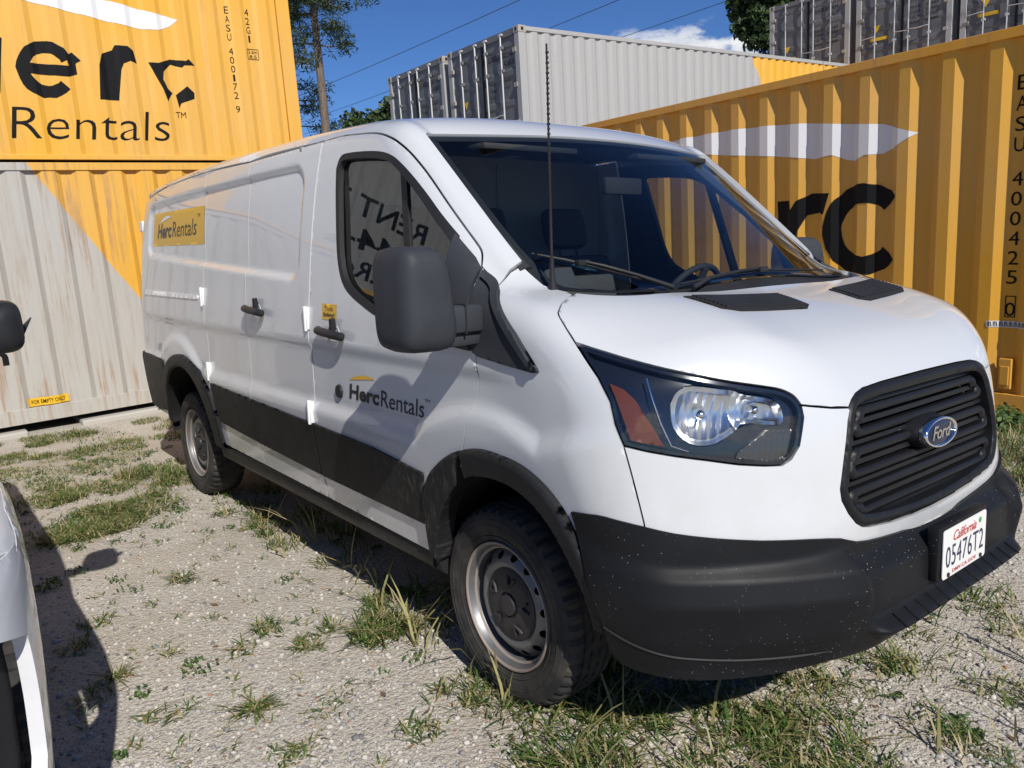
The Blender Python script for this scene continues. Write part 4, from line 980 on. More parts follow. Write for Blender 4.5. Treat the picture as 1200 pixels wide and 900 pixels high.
# loose stones lying on it
def scatter_stones(n):
    ico = []; t = (1 + 5 ** .5) / 2
    iv = np.array([(-1, t, 0), (1, t, 0), (-1, -t, 0), (1, -t, 0), (0, -1, t), (0, 1, t), (0, -1, -t), (0, 1, -t), (t, 0, -1), (t, 0, 1), (-t, 0, -1), (-t, 0, 1)]) / math.hypot(1, t)
    it = np.array([(0, 11, 5), (0, 5, 1), (0, 1, 7), (0, 7, 10), (0, 10, 11), (1, 5, 9), (5, 11, 4), (11, 10, 2), (10, 7, 6), (7, 1, 8), (3, 9, 4), (3, 4, 2), (3, 2, 6), (3, 6, 8), (3, 8, 9), (4, 9, 5), (2, 4, 11), (6, 2, 10), (8, 6, 7), (9, 8, 1)])
    # denser close to the camera
    px, py = [], []
    while len(px) < n:
        r = rng.random(4000) ** 1.0; d = .8 + 5.5 * r ** 1.6; a = np.radians(100 + 85 * rng.random(4000))
        x = 2.011 + d * np.cos(a) * 1.05; y = -2.436 + d * np.sin(a) * 1.05
        k = (rng.random(4000) < np.clip(1.4 - d / 6, .1, 1)) & ~((x > -2.9) & (x < .35) & (np.abs(y) < .75))
        px += list(x[k]); py += list(y[k])
    x = np.array(px[:n]); y = np.array(py[:n]); z = ground_z(x, y)
    s = .0024 + .0095 * rng.random(n) ** 3.4 + (rng.random(n) < .010) * .007
    V = iv[None] * (1 + .35 * (rng.random((n, 12, 1)) - .5)) * s[:, None, None] * (np.array([1, 1, .6]) + .5 * (rng.random((n, 1, 3)) - .5))
    th = rng.random(n) * 6.28; c, sn = np.cos(th)[:, None], np.sin(th)[:, None]
    W = np.stack([V[..., 0] * c - V[..., 1] * sn + x[:, None], V[..., 0] * sn + V[..., 1] * c + y[:, None], V[..., 2] + (z + s * .25)[:, None]], -1)
    T = it[None] + (np.arange(n) * 12)[:, None, None]
    return W.reshape(-1, 3), T.reshape(-1, 3)
def m_stone():
    m = mat("loose_stone", (.35, .33, .3), .85); t = NT(m)
    g = t.node("ShaderNodeNewGeometry"); r = g.outputs["Random Per Island"]
    col = t.ramp(r, [(0, (.15, .15, .15)), (.18, (.31, .30, .29)), (.45, (.42, .405, .38)), (.7, (.49, .455, .40)), (.90, (.53, .50, .455)), (.985, (.56, .535, .49)), (.995, (.38, .19, .11))])
    t.put(t.b.inputs["Base Color"], col); return m
Vs, Ts = scatter_stones(42000)
tag(from_tris("loose_gravel", Vs, Ts, m_stone(), smooth=False), "loose pale gravel stones strewn over the yard", "gravel", kind="stuff")
# ------------------------------------------------------------------ shipping containers
def m_contpaint(name, base, rust=.2, streak=.3, split=None, other=None, rough=.5, thr=.46):
    """painted corrugated steel; split=(axis offset, slope) changes the colour across a slanted edge"""
    m = mat(name, base, rough); t = NT(m); c = t.coord(); s = t.sep(c)
    b = base
    if split:
        e = t.math('GREATER_THAN', t.math('ADD', s[0], t.math('MULTIPLY', s[2], split[1])), split[0])
        b = t.mix(e, base, other)
    st = t.noise(t.mapping(c, (9, 9, .55)), 2.2, 6, .65); pat = t.noise(c, 1.3, 5, .6); fine = t.noise(c, 40, 4, .7)
    k = t.math('MULTIPLY', t.ramp(st, [(thr, 0.), (thr + .26, 1.)]), streak)
    col = t.mix(k, b, t.mix(.55, b, (.30, .22, .14)))
    r = t.math('MULTIPLY', t.math('MULTIPLY', t.ramp(st, [(thr + .08, 0.), (thr + .18, 1.)]), t.ramp(pat, [(thr - .02, 0.), (thr + .16, 1.)])), rust)
    r2 = t.math('MULTIPLY', t.ramp(fine, [(.66, 0.), (.74, 1.)]), t.math('MULTIPLY', t.ramp(pat, [(.5, 0.), (.7, 1.)]), rust))
    col = t.mix(t.math('MAXIMUM', r, r2), col, (.30, .155, .06))
    col = t.mix(t.ramp(t.noise(c, .6, 3), [(.35, .12), (.65, 0.)]), col, (.5, .48, .44))
    t.put(t.b.inputs["Base Color"], col)
    t.put(t.b.inputs["Roughness"], t.ramp(pat, [(.3, rough - .08), (.7, rough + .15)]))
    t.bump(t.noise(c, 3.5, 4), .12, .02)
    return m
YEL = (.73, .375, .026); GRY = (.36, .36, .355)
C_YEL = m_contpaint("container_yellow", YEL, .25, .30)
C_YELC = m_contpaint("container_yellow_clean", (.66, .335, .026), .10, .16, rough=.45)
C_RAIL = m_contpaint("container_yellow_rail", (.66, .32, .03), .3, .3)
C_GREY = m_contpaint("container_grey", GRY, .10, .15)
C_DARK = m_contpaint("container_door_unlit_grey", (.105, .11, .12), .15, .3)  # container grey darkened in the colour to stand for unlit door ends
C_STEEL = mat("galvanised_rod", (.62, .62, .61), .45, .5)
C_WORN = m_contpaint("container_worn_casting", (.36, .33, .29), .7, .5)
C_INK = mat("container_black_vinyl", (.010, .010, .011), .6, spec=.12)
C_WHT = mat("container_white_vinyl", (.72, .72, .73), .5)
CONC = mat("concrete_sill", (.42, .40, .36), .9)
def corr_breaks(L, pitch, fo, sl, depth, phase):
    """corrugation as a list of (x, inward depth)"""
    pts = []; fi = pitch - fo - 2 * sl; x = phase % pitch - pitch
    while x < L + pitch:
        pts += [(x, 0), (x + fo, 0), (x + fo + sl, depth), (x + fo + sl + fi, depth)]; x += pitch
    xs_ = np.array([p[0] for p in pts]); ds = np.array([p[1] for p in pts])
    return xs_, ds
def container(name, label, cat, loc, rotz, L=12.19, H=2.591, W=2.438, corr=(.30, .10, .055, .036, 0.), side=C_YEL, rail=None, door_at=None, doorm=C_DARK, group=None, post=.16, brail=.16):
    rail = rail or side
    root = empty(name, loc, (0, 0, rotz)); tag(root, label, cat, group)
    pitch, fo, sl, dep, ph = corr
    X0_, X1_ = post, L - post
    xs_, ds = corr_breaks(L, pitch, fo, sl, dep, ph)
    k = (xs_ > X0_) & (xs_ < X1_)
    xb = np.concatenate([[X0_], xs_[k], [X1_]]); db = np.interp(xb, xs_, ds)
    z0, z1 = brail - .005, H - .085
    for sgn in (0, 1):
        V = []; F = []
        for x, d in zip(xb, db):
            y = .012 + d if sgn == 0 else W - .012 - d
            V += [(x, y, z0), (x, y, z1)]
        for i in range(len(xb) - 1): F.append((2 * i, 2 * i + 2, 2 * i + 3, 2 * i + 1) if sgn == 0 else (2 * i, 2 * i + 1, 2 * i + 3, 2 * i + 2))
        new_obj("corrugated_side", V, F, side, root, smooth=False)
        y0 = 0 if sgn == 0 else W - .06
        MB().bbox(post, L - post, y0, y0 + .06, H - .086, H - .012, .004).build("top_rail", rail, root)
        MB().bbox(post, L - post, y0, y0 + .05, .012, brail, .004).build("bottom_rail", rail, root)
    # roof and floor
    MB().box(post, L - post, .05, W - .05, H - .05, H - .03).build("roof_sheet", side, root)
    MB().box(post, L - post, .05, W - .05, .10, .14).build("floor", VOIDM, root)
    for x in (0, L - post):
        for y in (0, W - post * .9):
            MB().bbox(x + .004, x + post - .004, y + .004, y + post * .9 - .004, .118, H - .118, .006).build("corner_post", rail, root)
            for z in (0, H - .118):
                b = MB().bbox(x - .002, x + .176, y - .003 if y == 0 else W - .159, y + .159 if y == 0 else W + .003, z, z + .118, .006).build("corner_casting", C_WORN, root)
                for (xa, ya) in ((x + .088, -.0045 if y == 0 else W + .0045),):
                    MB().bbox(xa - .026, xa + .026, ya - .001, ya + .001, z + .03, z + .088, .0008).build("casting_hole", VOIDM, b)
                xf = -.0035 if x == 0 else L + .0175
                MB().bbox(xf - .001, xf + .001, y + .05 if y == 0 else W - .11, y + .10 if y == 0 else W - .06, z + .03, z + .088, .0008).build("casting_hole", VOIDM, b)
    for xe, isdoor in ((0, door_at == 0), (L, door_at == 1)):
        s = 1 if xe == 0 else -1
        q = MB(); q.bbox(min(xe + s * .01, xe + s * .14), max(xe + s * .01, xe + s * .14), .16, W - .16, .02, .14, .006); q.build("end_sill", rail, root)
        q = MB(); q.bbox(min(xe + s * .01, xe + s * .14), max(xe + s * .01, xe + s * .14), .16, W - .16, H - .13, H - .01, .006); q.build("end_header", rail if not isdoor else doorm, root)
        if not isdoor:
            V = []; F = []; yb, dd = corr_breaks(W, .25, .09, .05, .045, .1); kk = (yb > .15) & (yb < W - .15); yb2 = np.concatenate([[.15], yb[kk], [W - .15]]); dd2 = np.interp(yb2, yb, dd)
            for y, d in zip(yb2, dd2): V += [(xe + s * (.03 + d), y, .14), (xe + s * (.03 + d), y, H - .13)]
            for i in range(len(yb2) - 1): F.append((2 * i, 2 * i + 1, 2 * i + 3, 2 * i + 2))
            new_obj("corrugated_end", V, F, side, root, smooth=False)
        else:
            for dy0, dy1, hs in ((.155, W / 2 - .008, 1), (W / 2 + .008, W - .155, -1)):
                dr = empty("cargo_door", (0, 0, 0), parent=root)
                V = []; F = []; zz = [.145]; dd_ = [.03]
                for a, b in ((.30, .78), (.86, 1.28), (1.36, 1.80), (1.88, 2.30)):
                    a *= H / 2.59; b *= H / 2.59; zz += [a, a + .05, b - .05, b]; dd_ += [.03, .042, .042, .03]
                zz.append(H - .135); dd_.append(.03)
                for z, d in zip(zz, dd_): V += [(s * d + xe, dy0, z), (s * d + xe, dy1, z)]
                for i in range(len(zz) - 1): F.append((2 * i, 2 * i + 1, 2 * i + 3, 2 * i + 2))
                new_obj("door_leaf", V, F, doorm, dr, smooth=False)
                MB().bbox(min(xe + s * .012, xe + s * .05), max(xe + s * .012, xe + s * .05), dy1 - .02 if hs > 0 else dy0 - .004, dy1 + .004 if hs > 0 else dy0 + .02, .15, H - .14, .003).build("door_gasket", SEAL, dr)
                wd = dy1 - dy0
                for f in ((.36, .84) if hs > 0 else (.16, .64)):
                    yr = dy0 + wd * f; xr = xe - s * .022
                    rod = MB().tube([(xr, yr, .06), (xr, yr, H - .05)], .017, 8).build("lock_rod", C_STEEL, dr, smooth=True)
                    for z in (.42, .95, 1.9, 2.3):
                        MB().bbox(min(xr - s * .012, xr + s * .04), max(xr - s * .012, xr + s * .04), yr - .045, yr + .045, z * H / 2.59 - .03, z * H / 2.59 + .03, .006).build("rod_bracket", C_DARK if z > 1 else C_STEEL, rod)
                    for z in (.08, H - .07):
                        MB().bbox(min(xr - .012, xr + .03), max(xr - .012, xr + .03), yr - .05, yr + .05, z - .02, z + .02, .005).build("rod_cam", C_STEEL, rod)
                    hz = 1.12 * H / 2.59; hd = 1 if (f < .5) == (hs > 0) else -1
                    MB().tube([(xr - s * .015, yr, hz), (xr - s * .04, yr + hd * .06, hz), (xr - s * .045, yr + hd * .34, hz - .02)], [.012, .011, .010], 6).build("rod_handle", C_STEEL, rod, smooth=True)
                for z in (.35, .95, 1.6, 2.2):
                    yh = .15 if hs > 0 else W - .15
                    MB().bbox(min(xe - s * .012, xe + s * .03), max(xe - s * .012, xe + s * .03), yh - .055, yh + .055, z * H / 2.59 - .04, z * H / 2.59 + .04, .006).build("door_hinge", C_WORN, dr)
    root["_c"] = 0; del root["_c"]
    return root, (xs_, ds)
def side_vinyl(name, V2, F, m, root, corr, lift=.003):
    """flat lettering cut along the corrugation and laid on it"""
    xs_, ds = corr; bm = bmesh.new(); vs_ = [bm.verts.new((v[0], 0, v[1])) for v in V2]
    for f in F:
        try: bm.faces.new([vs_[i] for i in f])
        except ValueError: pass
    lo, hi = V2[:, 0].min(), V2[:, 0].max()
    for x in xs_[(xs_ > lo) & (xs_ < hi)]:
        bmesh.ops.bisect_plane(bm, geom=bm.verts[:] + bm.edges[:] + bm.faces[:], dist=1e-5, plane_co=(x, 0, 0), plane_no=(1, 0, 0))
    for v in bm.verts: v.co.y = .012 + float(np.interp(v.co.x, xs_, ds)) - lift
    bm.verts.index_update(); o = new_obj(name, [v.co[:] for v in bm.verts], [[v.index for v in f.verts] for f in bm.faces], m, root, smooth=False); bm.free(); return o
def poly_vinyl(name, pts, m, root, corr, lift=.003):
    P = np.array(pts, float); return side_vinyl(name, P, [tuple(range(len(P)))], m, root, corr, lift)
def text_vinyl(name, s, x0, x1, z0, z1, m, root, corr, bold=0., shear=0., lift=.003, spacing=1.):
    V, F = text_mesh(s, 1., bold, shear, spacing); return side_vinyl(name, fit(V, x0, x1, z0, z1), F, m, root, corr, lift)
def ring_vinyl(name, cx, cz, ro, ri, a0, a1, m, root, corr, sq=1., n=26, jag=0., shear=.0):
    """open ring stroke for big rounded letters"""
    P = []; T = np.radians(np.linspace(a0, a1, n))
    for t in T: P.append((ro, t))
    for t in T[::-1]: P.append((ri, t))
    out = []
    for i, (r, t) in enumerate(P):
        j = 1 + jag * (random.random() - .5); x = r * j * math.cos(t) * sq; z = r * j * math.sin(t); out.append((cx + x + z * shear, cz + z))
    V = np.array(out); F = [(i, i + 1, 2 * n - 2 - i, 2 * n - 1 - i) for i in range(n - 1)]
    return side_vinyl(name, V, F, m, root, corr)
# left stack: faces the van's tail
LX, LEND = -6.95, 1.75; LY = LEND - 12.19
def ly(y): return y - LY
lowpaint = m_contpaint("container_grey_yellow", (.43, .415, .38), .6, .62, thr=.43, split=(ly(-1.08) + 2.46 * .60, .60), other=YEL)
cl, ccl = container("shipping_container", "rusty grey container with slanted yellow end, bottom of the stack behind the van", "container", (LX, LY, .045), math.radians(90), H=2.525, corr=(.30, .11, .05, .034, ly(-1.29)), side=lowpaint)
uppaint = m_contpaint("container_yellow_grey", (.40, .40, .39), .25, .3, split=(ly(-2.35), 0.), other=YEL)
cu, ccu = container("shipping_container", "yellow container with torn black Herc lettering stacked on the rusty grey one", "container", (LX, LY, .045 + 2.528), math.radians(90), corr=(.30, .11, .05, .020, ly(-1.33)), side=uppaint, rail=C_YEL, brail=.06)
zu = .045 + 2.528
def U(pts): return [(ly(y), z - zu) for y, z in pts]
poly_vinyl("swoosh_vinyl", U([(-2.0, 4.02), (-1.4, 4.09), (-.91, 4.035), (-.53, 3.975), (-.2, 3.92), (.12, 3.878), (.29, 3.885), (.40, 3.93), (.49, 4.0), (.38, 4.03), (.27, 4.045), (.12, 4.065), (.0, 4.09), (-.21, 4.12), (-.6, 4.22), (-1.1, 4.28), (-1.6, 4.2)]), C_WHT, cu, ccu)
poly_vinyl("letter_vinyl", U([(-1.62, 3.19), (-1.22, 3.19), (-1.13, 3.68), (-1.20, 3.72), (-1.32, 3.74), (-1.50, 3.6)]), C_INK, cu, ccu)
ring_vinyl("letter_vinyl", ly(-.80), 3.425 - zu, .262, .150, 28, 318, C_INK, cu, ccu, .98, 26, .05, .06)
poly_vinyl("letter_vinyl", U([(-1.0, 3.38), (-.62, 3.37), (-.54, 3.40), (-.54, 3.50), (-.49, 3.53), (-.56, 3.60), (-.62, 3.56), (-.605, 3.47), (-.99, 3.475)]), C_INK, cu, ccu, .0045)
poly_vinyl("letter_vinyl", U([(-.37, 3.17), (-.19, 3.17), (-.13, 3.47), (-.10, 3.53), (-.03, 3.56), (.03, 3.54), (.01, 3.66), (-.04, 3.70), (-.16, 3.70), (-.19, 3.65), (-.29, 3.61), (-.33, 3.50)]), C_INK, cu, ccu)
poly_vinyl("letter_vinyl", U([(.14, 3.56), (.24, 3.56), (.36, 3.605), (.52, 3.60), (.55, 3.62), (.61, 3.56), (.50, 3.555), (.47, 3.53), (.36, 3.555), (.28, 3.48), (.265, 3.40), (.30, 3.31), (.345, 3.27), (.30, 3.21), (.285, 3.18), (.25, 3.31), (.19, 3.44)]), C_INK, cu, ccu)
poly_vinyl("letter_vinyl", U([(.375, 3.25), (.50, 3.345), (.565, 3.28), (.56, 3.22), (.42, 3.17), (.395, 3.12), (.385, 3.19)]), C_INK, cu, ccu)
text_vinyl("lettering_vinyl", "Rentals", ly(-1.19), ly(.26), 2.78 - zu, 3.07 - zu, C_INK, cu, ccu, -.012, .14)
text_vinyl("lettering_vinyl", "TM", ly(.35), ly(.45), 3.02 - zu, 3.08 - zu, C_INK, cu, ccu)
def column(s, yc, ztop, hgt, w, root, cc, zbase, m=C_INK):
    z = ztop
    for ch in s:
        if ch != ' ':
            text_vinyl("number_vinyl", ch, ly(yc) - w * (.25 if ch in '1I' else .5), ly(yc) + w * (.25 if ch in '1I' else .5), z - hgt - zbase, z - zbase, m, root, cc)
        z -= hgt * (1.28 if ch != ' ' else .75)
column("EASU 400172 9", .995 + .03, 4.20, .072, .042, cu, ccu, zu)
column("42G1", 1.25, 4.20, .072, .042, cu, ccu, zu)
text_vinyl("number_vinyl", "2.6m", ly(1.22), ly(1.32), 3.735 - zu, 3.77 - zu, C_INK, cu, ccu); text_vinyl("number_vinyl", "8.5", ly(1.23), ly(1.31), 3.685 - zu, 3.72 - zu, C_INK, cu, ccu)
for a, b, c_, d in ((1.205, 1.335, 3.672, 3.678), (1.205, 1.335, 3.778, 3.784), (1.205, 1.211, 3.672, 3.784), (1.329, 1.335, 3.672, 3.784)): poly_vinyl("number_frame", U([(a, c_), (b, c_), (b, d), (a, d)]), C_INK, cu, ccu)
C_SIGN = mat("sign_yellow", (.75, .45, .02), .5)
def Lw(pts): return [(ly(y), z - .045) for y, z in pts]
poly_vinyl("notice_sticker", Lw([(-1.45, .215), (-1.09, .215), (-1.09, .295), (-1.45, .295)]), C_SIGN, cl, ccl, .014)
text_vinyl("notice_lettering", "FOR EMPTY ONLY", ly(-1.42), ly(-1.12), .215 + .020 - .045, .275 - .045, C_INK, cl, ccl, .004, lift=.018)
text_vinyl("lettering_vinyl", "n", ly(-1.70), ly(-1.545), .655 - .045, .785 - .045, C_INK, cl, ccl, .03)
text_vinyl("lettering_vinyl", "RENT TO", ly(-5.75), ly(-3.75), 3.52 - zu, 3.80 - zu, C_INK, cu, ccu, .015)
text_vinyl("lettering_vinyl", "844-40", ly(-5.65), ly(-3.85), 3.10 - zu, 3.38 - zu, C_INK, cu, ccu, .015)
text_vinyl("lettering_vinyl", "HercRentals", ly(-5.95), ly(-3.75), 2.74 - zu, 2.98 - zu, C_INK, cu, ccu, .015)
# concrete sill the left stack stands on
q = MB(); q.bbox(LX - .5, LX + .06, LY + .1, -1.50, -.25, .0, .02); q.build("concrete_sill", CONC)
sl1 = bpy.data.objects["concrete_sill"]; tag(sl1, "low concrete sill under the stacked containers left of the dark gap", "sill")
q = MB(); q.bbox(LX - .5, LX + .06, -1.02, LEND, -.25, .0, .02); tag(q.build("concrete_sill", CONC), "low concrete sill under the stacked containers behind the van's tail", "sill")
q = MB(); q.bbox(LX - .5, LX - .05, -1.6, -.95, -.25, -.06, .02); tag(q.build("dark_gap_packer", VOIDM), "dark gap packer between the concrete sills", "packer")  # plain black block filling the gap between the sills
# right: tall yellow container parallel to the van
RA = math.atan(.0918); RT = np.array([-math.cos(RA), math.sin(RA)]); RP0 = np.array([-.3, 4.33]); RL = 6.058
S_END = -.47
org = RP0 + RT * (S_END + RL)
def rs(s): return (S_END + RL) - s
cr_, ccr = container("shipping_container", "tall yellow container along the far side of the van", "container", (org[0], org[1], -.025), -RA, L=RL, H=2.905, corr=(.356, .094, .072, .045, rs(.19) - .094 + 0), side=C_YELC, rail=C_RAIL)
def RPt(pts): return [(rs(s), z + .025) for s, z in pts]
poly_vinyl("swoosh_vinyl", RPt([(.837, 2.219), (1.15, 2.33), (1.519, 2.381), (1.9, 2.44), (2.304, 2.475), (2.8, 2.50), (3.43, 2.500), (4.0, 2.47), (3.6, 2.38), (3.3, 2.32), (2.895, 2.26), (2.4, 2.20), (2.05, 2.15), (1.822, 2.11), (1.62, 2.125), (1.50, 2.07), (1.387, 2.05), (1.30, 2.09), (1.147, 2.085), (1.0, 2.14)]), C_WHT, cr_, ccr)
ring_vinyl("letter_vinyl", rs(1.30), 1.45 + .025, .40, .235, 42, 318, C_INK, cr_, ccr, 1.0, 30, .04)
poly_vinyl("letter_vinyl", RPt([(2.20, .98), (2.02, .98), (1.98, 1.45), (1.90, 1.60), (1.76, 1.62), (1.70, 1.60), (1.64, 1.79), (1.85, 1.80), (2.0, 1.74), (2.06, 1.66), (2.08, 1.75), (2.24, 1.75)]), C_INK, cr_, ccr)
z = 2.53
for ch in "EASU 400425 0":
    if ch != ' ':
        wz = .105
        text_vinyl("number_vinyl", ch, rs(.062 + (.018 if ch in '1' else .038)), rs(.062 - (.018 if ch in '1' else .038)), z - wz + .025, z + .025, C_INK, cr_, ccr)
        z -= .148
    else: z -= .10
for a, b, c_, d in ((.10, .022, .735, .742), (.10, .022, .895, .902), (.10, .093, .735, .902), (.029, .022, .735, .902)): poly_vinyl("number_frame", RPt([(a, c_), (b, c_), (b, d), (a, d)]), C_INK, cr_, ccr)
poly_vinyl("barcode_sticker", RPt([(.21, .655), (-.2, .655), (-.2, .705), (.21, .705)]), C_WHT, cr_, ccr)
for k in range(34):
    s0 = .20 - k * .0115; poly_vinyl("barcode_bar", RPt([(s0, .66), (s0 - .005, .66), (s0 - .005 + .004 * (k % 3), .70), (s0 + .004 * (k % 3), .70)]), C_INK, cr_, ccr, .0045)
vb = MB(); vb.bbox(rs(.10), rs(.005), .004, .03, .20, .44, .006); vbo = vb.build("vent_box", C_RAIL, cr_); MB().bbox(rs(.085), rs(.02), -.004, .012, .23, .38, .004).build("vent_cover", C_YELC, vbo)
# far grey pair (end doors towards the camera) standing on two more
GR_A = math.radians(86.9); GO = np.array([-9.43, 7.21]); gdir = np.array([math.cos(GR_A), math.sin(GR_A)]); gper = np.array([-math.sin(GR_A), math.cos(GR_A)])
gpaint = m_contpaint("container_grey_front", GRY, .05, .12, split=(8.0, .58), other=YEL)
g1 = GO; g2 = GO + gper * 2.62
for (o_, lab, cat_grp, sidem) in ((g1, "grey container with closed end doors and yellow far half, upper of its stack", None, gpaint), (g2, "grey container with closed end doors, left of the grey and yellow one", None, C_GREY)):
    c_, cc_ = container("shipping_container", lab, "container", (o_[0], o_[1], 2.61), GR_A, corr=(.278, .10, .06, .030, .05), side=sidem, door_at=0, rail=C_GREY)
    if sidem is gpaint:
        def endtext(s, y0, y1, z0, z1, root, m=C_INK):
            V, F = text_mesh(s, 1.); V = fit(V, y0, y1, z0, z1); new_obj("door_lettering", [(.026, 2.438 - y, z) for y, z in V], F, m, root, smooth=False)
    endtext("EASU 400347", 1.42, 2.22, 2.12, 2.22, c_); endtext("42G1", 1.9, 2.2, 1.98, 2.07, c_)
    endtext("MAX.G", 1.40, 1.62, 1.70, 1.75, c_); endtext("TARE", 1.40, 1.62, 1.58, 1.63, c_); endtext("NET", 1.40, 1.60, 1.46, 1.51, c_)
    endtext("30480", 1.78, 2.1, 1.70, 1.75, c_); endtext("3740", 1.78, 2.05, 1.58, 1.63, c_)
    q = MB(); q.prism([(2.438 - .56, 1.42), (2.438 - .48, 1.56), (2.438 - .64, 1.56)], .024, .027, 'x'); q.build("warning_triangle", C_SIGN, c_)
for (o_, lab) in ((g1, "grey container at the bottom of the stack with the yellow far half"), (g2, "grey container at the bottom of the left grey stack")):
    container("shipping_container", lab, "container", (o_[0], o_[1], .01), GR_A, corr=(.278, .10, .06, .030, .05), side=C_GREY, door_at=0, rail=C_GREY)
# far right row of door ends, three high
labs = ["grey container with end doors, leftmost of the high row on the right", "grey container with end doors, second of the high row on the right", "grey container with end doors, third of the high row on the right", "grey container with end doors at the right edge of the high row"]
for k, lab in enumerate(labs):
    x0 = -12.12 + 2.62 * k + 2.44
    c_, cc_ = container("shipping_container", lab, "container", (x0, 19.0 - .01 * k, 4.86), math.radians(90), L=6.058, corr=(.278, .10, .06, .030, .05), side=C_GREY, door_at=0, rail=C_GREY)
    endtext("EASU 4004", 1.42, 2.1, 2.10, 2.2, c_); endtext("45G1", 1.8, 2.1, 1.95, 2.04, c_)
    for j, s_ in enumerate(("MAX.G", "TARE", "NET", "CU.CAP")): endtext(s_, 1.40, 1.66, 1.60 - j * .12, 1.66 - j * .12, c_); endtext("30480", 1.78, 2.1, 1.60 - j * .12, 1.66 - j * .12, c_)
    q = MB(); q.prism([(2.438 - .56, 1.22), (2.438 - .46, 1.40), (2.438 - .66, 1.40)], .024, .027, 'x'); q.build("warning_triangle", C_SIGN, c_)
    q = MB(); q.bbox(.022, .03, 2.438 - .85, 2.438 - .40, 1.02, 1.10, .002); q.build("notice_strip", C_SIGN, c_)
for k in range(4):
    x0 = -12.12 + 2.62 * k + 2.44
    o_ = MB(); 
    container("shipping_container", labs[k].replace("high row", "bottom row under the high row") if False else ["grey container under the leftmost of the high row", "grey container under the second of the high row", "grey container under the third of the high row", "grey container under the last of the high row"][k], "container", (x0, 19.0, 2.26), math.radians(90), L=6.058, corr=(.278, .10, .06, .030, .05), side=C_GREY, rail=C_GREY)
    container("shipping_container", ["grey ground level container below the leftmost high one", "grey ground level container below the second high one", "grey ground level container below the third high one", "grey ground level container below the last high one"][k], "container", (x0, 19.0, -.34), math.radians(90), L=6.058, corr=(.278, .10, .06, .030, .05), side=C_GREY, rail=C_GREY)
# ------------------------------------------------------------------ grass and weeds
def blades(spots, name, label, cat, col0, col1, seed=3):
    """spots: (x, y, radius, count, height, lean)"""
    r = np.random.default_rng(seed); VV = []; TT = []; n0 = 0
    for (cx, cy, rad, cnt, hgt, lean) in spots:
        a = r.random(cnt) * 6.283; d = rad * np.sqrt(r.random(cnt)); bx = cx + d * np.cos(a); by = cy + d * np.sin(a); bz = ground_z(bx, by) - .004
        h = hgt * (.35 + .9 * r.random(cnt)); az = r.random(cnt) * 6.283; ln = lean * (.3 + 1.2 * r.random(cnt)); w = (.0016 + .0022 * r.random(cnt)) * (1 + hgt * 2)
        dx, dy = np.cos(az), np.sin(az); sxv, syv = -dy, dx
        rows = []
        for t, wf in ((0, 1.), (.4, .95), (.75, .62), (1., 0.)):
            x = bx + dx * ln * h * t ** 1.7; y = by + dy * ln * h * t ** 1.7; z = bz + h * t * (1 - .35 * np.minimum(ln, 1.4) * t)
            if wf > 0: rows.append(np.stack([x - sxv * w * wf, y - syv * w * wf, z], 1)); rows.append(np.stack([x + sxv * w * wf, y + syv * w * wf, z], 1))
            else: rows.append(np.stack([x, y, z], 1))
        R_ = np.stack(rows, 1); VV.append(R_.reshape(-1, 3)); b = n0 + 7 * np.arange(cnt)[:, None]
        TT.append((b[:, :, None] + np.array([(0, 1, 3), (0, 3, 2), (2, 3, 5), (2, 5, 4), (4, 5, 6)])[None]).reshape(-1, 3)); n0 += 7 * cnt
    m = mat("grass_" + name, (.1, .2, .03), .6); t_ = NT(m); g = t_.node("ShaderNodeNewGeometry")
    rr = g.outputs["Random Per Island"]
    col = t_.ramp(rr, [(0, col0), (.38, col1), (.62, (.20, .20, .06)), (.78, (.36, .30, .14)), (1, (.50, .42, .25))])
    t_.put(t_.b.inputs["Base Color"], col)
    tr = t_.node("ShaderNodeBsdfTranslucent"); t_.l.new(col, tr.inputs[0]); mx = t_.node("ShaderNodeMixShader"); mx.inputs[0].default_value = .3
    t_.l.new(t_.b.outputs[0], mx.inputs[1]); t_.l.new(tr.outputs[0], mx.inputs[2]); t_.l.new(mx.outputs[0], t_.n["Material Output"].inputs[0])
    o = from_tris(name, np.concatenate(VV), np.concatenate(TT), m, smooth=False)
    tag(o, label, cat, kind="stuff"); return o
R2 = np.random.default_rng(11)
def many(n, x0, x1, y0, y1, rad, cnt, h, lean):
    return [(x0 + (x1 - x0) * R2.random(), y0 + (y1 - y0) * R2.random(), rad * (.5 + R2.random()), int(cnt * (.4 + 1.2 * R2.random())), h * (.6 + .8 * R2.random()), lean) for _ in range(n)]
sp = []
sp += many(50, -6.75, -5.2, -2.6, .5, .20, 230, .05, 1.1)
sp += many(34, -5.4, -3.9, -2.3, -.9, .17, 120, .035, 1.3)
sp += many(30, -4.1, -2.95, -1.95, -1.3, .15, 300, .048, 1.3)
sp += many(12, -4.1, -3.4, -1.25, -.85, .12, 150, .08, .9)
sp += many(30, -3.1, -.4, -1.02, -.55, .09, 50, .085, 1.1)
sp += many(9, -1.0, -.5, -1.12, -.9, .09, 80, .085, 1.2)
sp += many(26, .0, 1.0, -1.15, -.45, .10, 90, .085, 1.2)
sp += many(18, .35, 1.25, -.7, -.05, .09, 60, .075, 1.2)
sp += many(18, .6, 1.3, -.1, 1.6, .09, 50, .07, 1.2)
sp += many(30, -3, 1, -.5, 1.2, .15, 40, .08, 1.0)
sp += many(24, -.6, .8, 2.6, 4.1, .25, 160, .12, .8)
